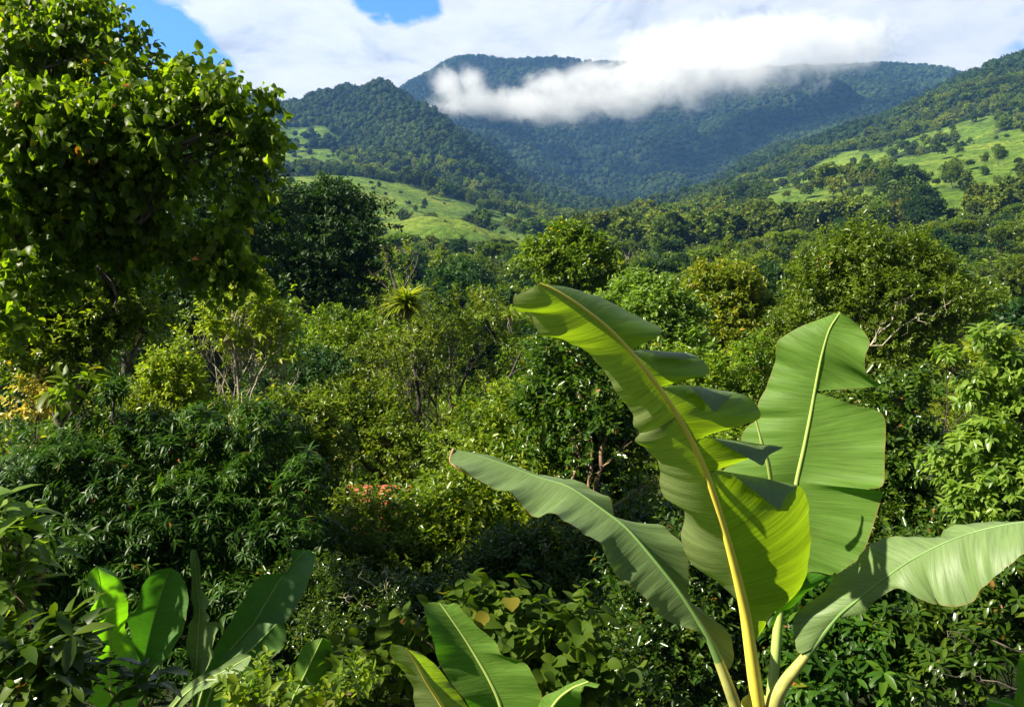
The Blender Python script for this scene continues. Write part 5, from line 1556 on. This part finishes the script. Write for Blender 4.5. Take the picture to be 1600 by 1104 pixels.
# ------------------------------------------------------------------ stuff: woods seen as a mass
def gn_scatter(name, pts, sc_, rz, pi_, meshes, label, sz=None):
    pts = np.asarray(pts)
    wl = 160.0 if 'mountain' in name else 45.0
    patch = fbm(pts[:, 0] / wl + 31, pts[:, 1] / wl + 17, 2.2, 3)
    patch = np.clip((patch - .3) / .4, 0, 1)
    hidden = bpy.data.collections.new(name + '_sources')
    for i, me in enumerate(meshes):
        o = bpy.data.objects.new('%s_%02d' % (name, i), me)
        hidden.objects.link(o)
    me = bpy.data.meshes.new(name)
    me.vertices.add(len(pts))
    me.vertices.foreach_set('co', np.asarray(pts, np.float32).ravel())
    a = me.attributes.new('sc', 'FLOAT', 'POINT')
    a.data.foreach_set('value', np.asarray(sc_, np.float32))
    a = me.attributes.new('rz', 'FLOAT', 'POINT')
    a.data.foreach_set('value', np.asarray(rz, np.float32))
    a = me.attributes.new('patch', 'FLOAT', 'POINT')
    a.data.foreach_set('value', np.asarray(patch, np.float32))
    a = me.attributes.new('pi', 'INT', 'POINT')
    a.data.foreach_set('value', np.asarray(pi_, np.int32))
    me.update()
    ob = bpy.data.objects.new(name, me)
    COL.objects.link(ob)
    ng = bpy.data.node_groups.new(name, 'GeometryNodeTree')
    ng.interface.new_socket('Geometry', in_out='INPUT', socket_type='NodeSocketGeometry')
    ng.interface.new_socket('Geometry', in_out='OUTPUT', socket_type='NodeSocketGeometry')
    gi = ng.nodes.new('NodeGroupInput')
    go = ng.nodes.new('NodeGroupOutput')
    ci = ng.nodes.new('GeometryNodeCollectionInfo')
    ci.inputs['Collection'].default_value = hidden
    ci.inputs['Separate Children'].default_value = True
    ci.inputs['Reset Children'].default_value = True
    ip = ng.nodes.new('GeometryNodeInstanceOnPoints')
    ip.inputs['Pick Instance'].default_value = True

    def na(nm, typ):
        n = ng.nodes.new('GeometryNodeInputNamedAttribute')
        n.data_type = typ
        n.inputs['Name'].default_value = nm
        return [o for o in n.outputs if o.enabled and o.name == 'Attribute'][0]
    cx = ng.nodes.new('ShaderNodeCombineXYZ')
    L = ng.links.new
    L(na('rz', 'FLOAT'), cx.inputs[2])
    L(gi.outputs[0], ip.inputs['Points'])
    L(ci.outputs[0], ip.inputs['Instance'])
    L(na('pi', 'INT'), ip.inputs['Instance Index'])
    L(cx.outputs[0], ip.inputs['Rotation'])
    L(na('sc', 'FLOAT'), ip.inputs['Scale'])
    L(ip.outputs[0], go.inputs[0])
    md = ob.modifiers.new('scatter', 'NODES')
    md.node_group = ng
    tag(ob, label, 'forest' if 'forest' in name else 'undergrowth', kind='stuff')
    return ob


def scatter_pts(rs, ymin, ymax, spacing, pmin=-250, pmax=1850):
    pts = []
    y = ymin
    while y < ymax:
        sp = spacing(y)
        x0, x1 = (pmin - 800) / F * y, (pmax - 800) / F * y
        n = int((x1 - x0) / sp)
        xs = x0 + (np.arange(n) + rs.uniform(0, 1)) * sp + rs.uniform(-.45, .45, n) * sp
        pts.append(np.stack([xs, y + rs.uniform(-.5, .5, n) * sp], 1))
        y += sp * .95
    return np.vstack(pts)


# hillside wood, 380 - 1150 m : leafy crowns
hill_m = []
for i in range(6):
    st = ['round', 'round', 'umbrella', 'tall', 'open', 'round'][i]
    cm, tm, H = proto_tree(300 + i, 330, 'hill', M_vfar, M_bark, 10, 5.2, st, .85)
    # join crown and trunk for the mass
    nv = len(cm.vertices)
    hill_m.append(cm)
rs = np.random.RandomState(9)
pt = scatter_pts(rs, 330, 1180, lambda y: 9.0 + y * .004)
gm = gmask(pt[:, 0], pt[:, 1])
keep = (gm < .35) | (rs.uniform(0, 1, len(pt)) < .15)
patchy = fbm(pt[:, 0] / 70., pt[:, 1] / 70., 8.8, 3)
keep &= (patchy > .30)
pt = pt[keep]
z = HZ(pt[:, 0], pt[:, 1])
s = rs.uniform(.6, 1.45, len(pt)) * (.8 + .6 * fbm(pt[:, 0] / 50., pt[:, 1] / 50., 3.3, 2))
ph_ = 800 + F * pt[:, 0] / pt[:, 1]
s = np.where((ph_ > 540) & (ph_ < 900) & (pt[:, 1] < 520), s * .55, s)
gk = gmask(pt[:, 0], pt[:, 1])
s = np.where(gk > .35, s * rs.uniform(.25, .8, len(pt)), s)
print('hill', len(pt))
gn_scatter('hillside_forest', np.column_stack([pt, z - .6]), s, rs.uniform(0, 6.28, len(pt)), rs.randint(0, 6, len(pt)), hill_m,
           'mass of mixed green trees clothing the foothills around the pastures')


# mountain wood, beyond 1150 m : rough crowns
def rough_crown(seed, sub=2):
    import bmesh
    bm = bmesh.new()
    bmesh.ops.create_icosphere(bm, subdivisions=sub, radius=1.0)
    v = np.array([q.co[:] for q in bm.verts])
    f = np.array([[q.index for q in p.verts] for p in bm.faces])
    bm.free()
    rs = np.random.RandomState(seed)
    n = fbm(v[:, 0] * 1.7 + seed, v[:, 1] * 1.7 + 30, v[:, 2] * 1.7 + 30, 3)
    r = .62 + .85 * (n - .25) + rs.uniform(-.10, .10, len(v))
    v = v * r[:, None] * np.array([5.2, 5.2, 4.6]) + np.array([0, 0, 4.5])
    # loose leaf tufts break the outline
    k = 90
    d = rand_dirs(rs, k)
    d[:, 2] = np.abs(d[:, 2])
    c = d * np.array([4.6, 4.6, 4.4]) * rs.uniform(.7, 1.15, k)[:, None] + np.array([0, 0, 4.5])
    V2, F2, t2 = leaves(c, rand_dirs(rs, k), d, rs.uniform(1.2, 2.4, k), 'card', rs.uniform(.2, 1, k))
    me = mesh_np('crown', np.vstack([v, V2]), [f, F2 + len(v)], {'tint': ('FACE', np.concatenate([rs.uniform(.1, .7, len(f)), t2]))})
    me.materials.append(M_mtn)
    return me


mt = [rough_crown(i * 3 + 1) for i in range(7)]
pt = scatter_pts(rs, 1120, 3450, lambda y: 9.0 + (y - 1100) * .0038, 300, 1780)
gm = gmask(pt[:, 0], pt[:, 1])
keep = (gm < .5) | (rs.uniform(0, 1, len(pt)) < .12)
pt = pt[keep]
z = HZ(pt[:, 0], pt[:, 1])
s = rs.uniform(.8, 1.9, len(pt)) * (.8 + .7 * fbm(pt[:, 0] / 60., pt[:, 1] / 60., 3.3, 2))
big = rs.uniform(0, 1, len(pt)) > .93
s[big] *= 1.35
s *= np.clip(rs.lognormal(0, .2, len(pt)), .6, 1.4)
s = np.minimum(s, 2.2) * np.interp(pt[:, 1], [1100, 1700, 2600], [.55, .68, .95])
print('mountain', len(pt))
gn_scatter('mountain_forest', np.column_stack([pt, z - 1.0]), s, rs.uniform(0, 6.28, len(pt)), rs.randint(0, 7, len(pt)), mt,
           'blue green forest covering the mountains in one mass')

# understory mass between the valley trees and under the near ones
us = []
for i in range(4):
    r2 = np.random.RandomState(500 + i)
    lb = [(r2.uniform(-1, 1), r2.uniform(-1, 1), r2.uniform(.4, 1.3), 1.0, 1.0, .9) for _ in range(4)]
    C, d, k = lobe_points(r2, lb, 130, .5, .5, .3)
    V, Fq, t = sprigs(r2, C, d + np.array([0, 0, .4]), SPEC['quad'], .62, r2.uniform(.1, .8, len(C)), .3)
    me = mesh_np('bush', V, [Fq], {'tint': ('FACE', t)})
    me.materials.append([M_mid, M_dark, M_mid, M_olive][i])
    us.append(me)
pt = scatter_pts(rs, 15, 330, lambda y: 1.9 + y * .016, -200, 1800)
gm = gmask(pt[:, 0], pt[:, 1]) * (pt[:, 1] > 90)
pt = pt[gm < .5]
z = HZ(pt[:, 0], pt[:, 1])
s = rs.uniform(.6, 1.3, len(pt)) * (1 + pt[:, 1] * .004)
c_ = P(575, 850, 24)
k2 = ~((np.abs(pt[:, 0] - c_[0]) < 2.6) & (pt[:, 1] > 21.5) & (pt[:, 1] < 30))
pt, z, s = pt[k2], z[k2], s[k2]
pq = 800 + F * pt[:, 0] / pt[:, 1]
s = np.where((pq > 500) & (pq < 650) & (pt[:, 1] < 22), s * .45, s)
print('under', len(pt))
gn_scatter('undergrowth', np.column_stack([pt, z - .2]), s, rs.uniform(0, 6.28, len(pt)), rs.randint(0, 4, len(pt)), us,
           'low leafy undergrowth filling the valley floor between the trees')

# ------------------------------------------------------------------ mist and haze
USE_MIST = True
USE_HAZE = True


def mist():
    c = P(1010, 130, 2420)
    hx, hy, hz_ = 800.0, 230.0, 190.0
    V = []
    for x in (-hx, hx):
        for y in (-hy, hy):
            for zz in (-hz_, hz_):
                V.append((x, y, zz))
    me = mesh_np('cloud_bank', V, [np.array([(0, 1, 3, 2), (4, 6, 7, 5), (0, 4, 5, 1), (2, 3, 7, 6), (0, 2, 6, 4), (1, 5, 7, 3)])])
    ob = obj('cloud_bank', me)
    ob.location = tuple(c)
    m, nt = new_mat('cloud_vapour')
    me.materials.append(m)
    o = nt.nodes.new('ShaderNodeOutputMaterial')
    t = nt.nodes.new('ShaderNodeTexCoord')
    no = N(nt, 'ShaderNodeTexNoise', Scale=0.0105, Detail=9.0, Roughness=0.74, Distortion=0.9)
    nt.links.new(t.outputs['Object'], no.inputs['Vector'])
    acc = None
    # puffs given as picture position, radius
    for px, py, dy, rx, rz in [(740, 158, 0, 70, 26), (820, 164, 0, 95, 32), (900, 158, 10, 95, 36), (975, 148, 10, 90, 38), (1050, 130, 20, 95, 44), (1130, 112, 30, 100, 46), (1210, 92, 40, 110, 50), (1310, 84, 50, 90, 38), (700, 132, 0, 34, 22),
                               (735, 128, 0, 28, 20), (860, 132, 0, 50, 18), (930, 122, 20, 60, 20), (1010, 108, 60, 100, 30), (1080, 75, 60, 130, 50), (1200, 52, 60, 150, 50), (1320, 60, 60, 90, 40)]:
        Yc = 2420 + dy
        q = P(px, py, Yc) - c
        R = (rx * Yc / F, 150.0, rz * Yc / F)
        mpn = nt.nodes.new('ShaderNodeMapping')
        mpn.vector_type = 'TEXTURE'
        mpn.inputs['Location'].default_value = tuple(q)
        mpn.inputs['Scale'].default_value = R
        nt.links.new(t.outputs['Object'], mpn.inputs[0])
        ln = nt.nodes.new('ShaderNodeVectorMath')
        ln.operation = 'LENGTH'
        nt.links.new(mpn.outputs[0], ln.inputs[0])
        g = math_n(nt, 'SUBTRACT', 1.0, ln.outputs['Value'])
        acc = g if acc is None else math_n(nt, 'MAXIMUM', acc, g)
    v = math_n(nt, 'ADD', acc, math_n(nt, 'MULTIPLY', math_n(nt, 'SUBTRACT', no.outputs[0], .5), 3.0))
    dn = math_n(nt, 'MULTIPLY', math_n(nt, 'MULTIPLY', math_n(nt, 'SUBTRACT', v, .10), 1.6, clamp=True), 0.0115)
    pv = nt.nodes.new('ShaderNodeVolumePrincipled')
    pv.inputs['Color'].default_value = (1, 1, 1, 1)
    pv.inputs['Anisotropy'].default_value = 0.0
    nt.links.new(dn, pv.inputs['Density'])
    nt.links.new(pv.outputs[0], o.inputs['Volume'])
    tag(ob, 'white mist bank lying across the mountain ridge', 'mist', kind='stuff')


def haze():
    # box from a metre below the ground to above the ridge
    x0, x1, y0, y1, z0, z1 = -5200, 5200, -120, 4400, -80, 1200
    V = [(x, y, zz) for x in (x0, x1) for y in (y0, y1) for zz in (z0, z1)]
    me = mesh_np('haze', V, [np.array([(0, 1, 3, 2), (4, 6, 7, 5), (0, 4, 5, 1), (2, 3, 7, 6), (0, 2, 6, 4), (1, 5, 7, 3)])])
    ob = obj('haze', me)
    m, nt = new_mat('haze_air')
    me.materials.append(m)
    o = nt.nodes.new('ShaderNodeOutputMaterial')
    pv = nt.nodes.new('ShaderNodeVolumePrincipled')
    pv.inputs['Color'].default_value = (0.20, 0.46, 1.0, 1)
    pv.inputs['Density'].default_value = 0.000105
    pv.inputs['Anisotropy'].default_value = 0.2
    nt.links.new(pv.outputs[0], o.inputs['Volume'])
    tag(ob, 'thin blue haze filling the valley air', 'haze', kind='stuff')


if USE_MIST:
    mist()
if USE_HAZE:
    haze()
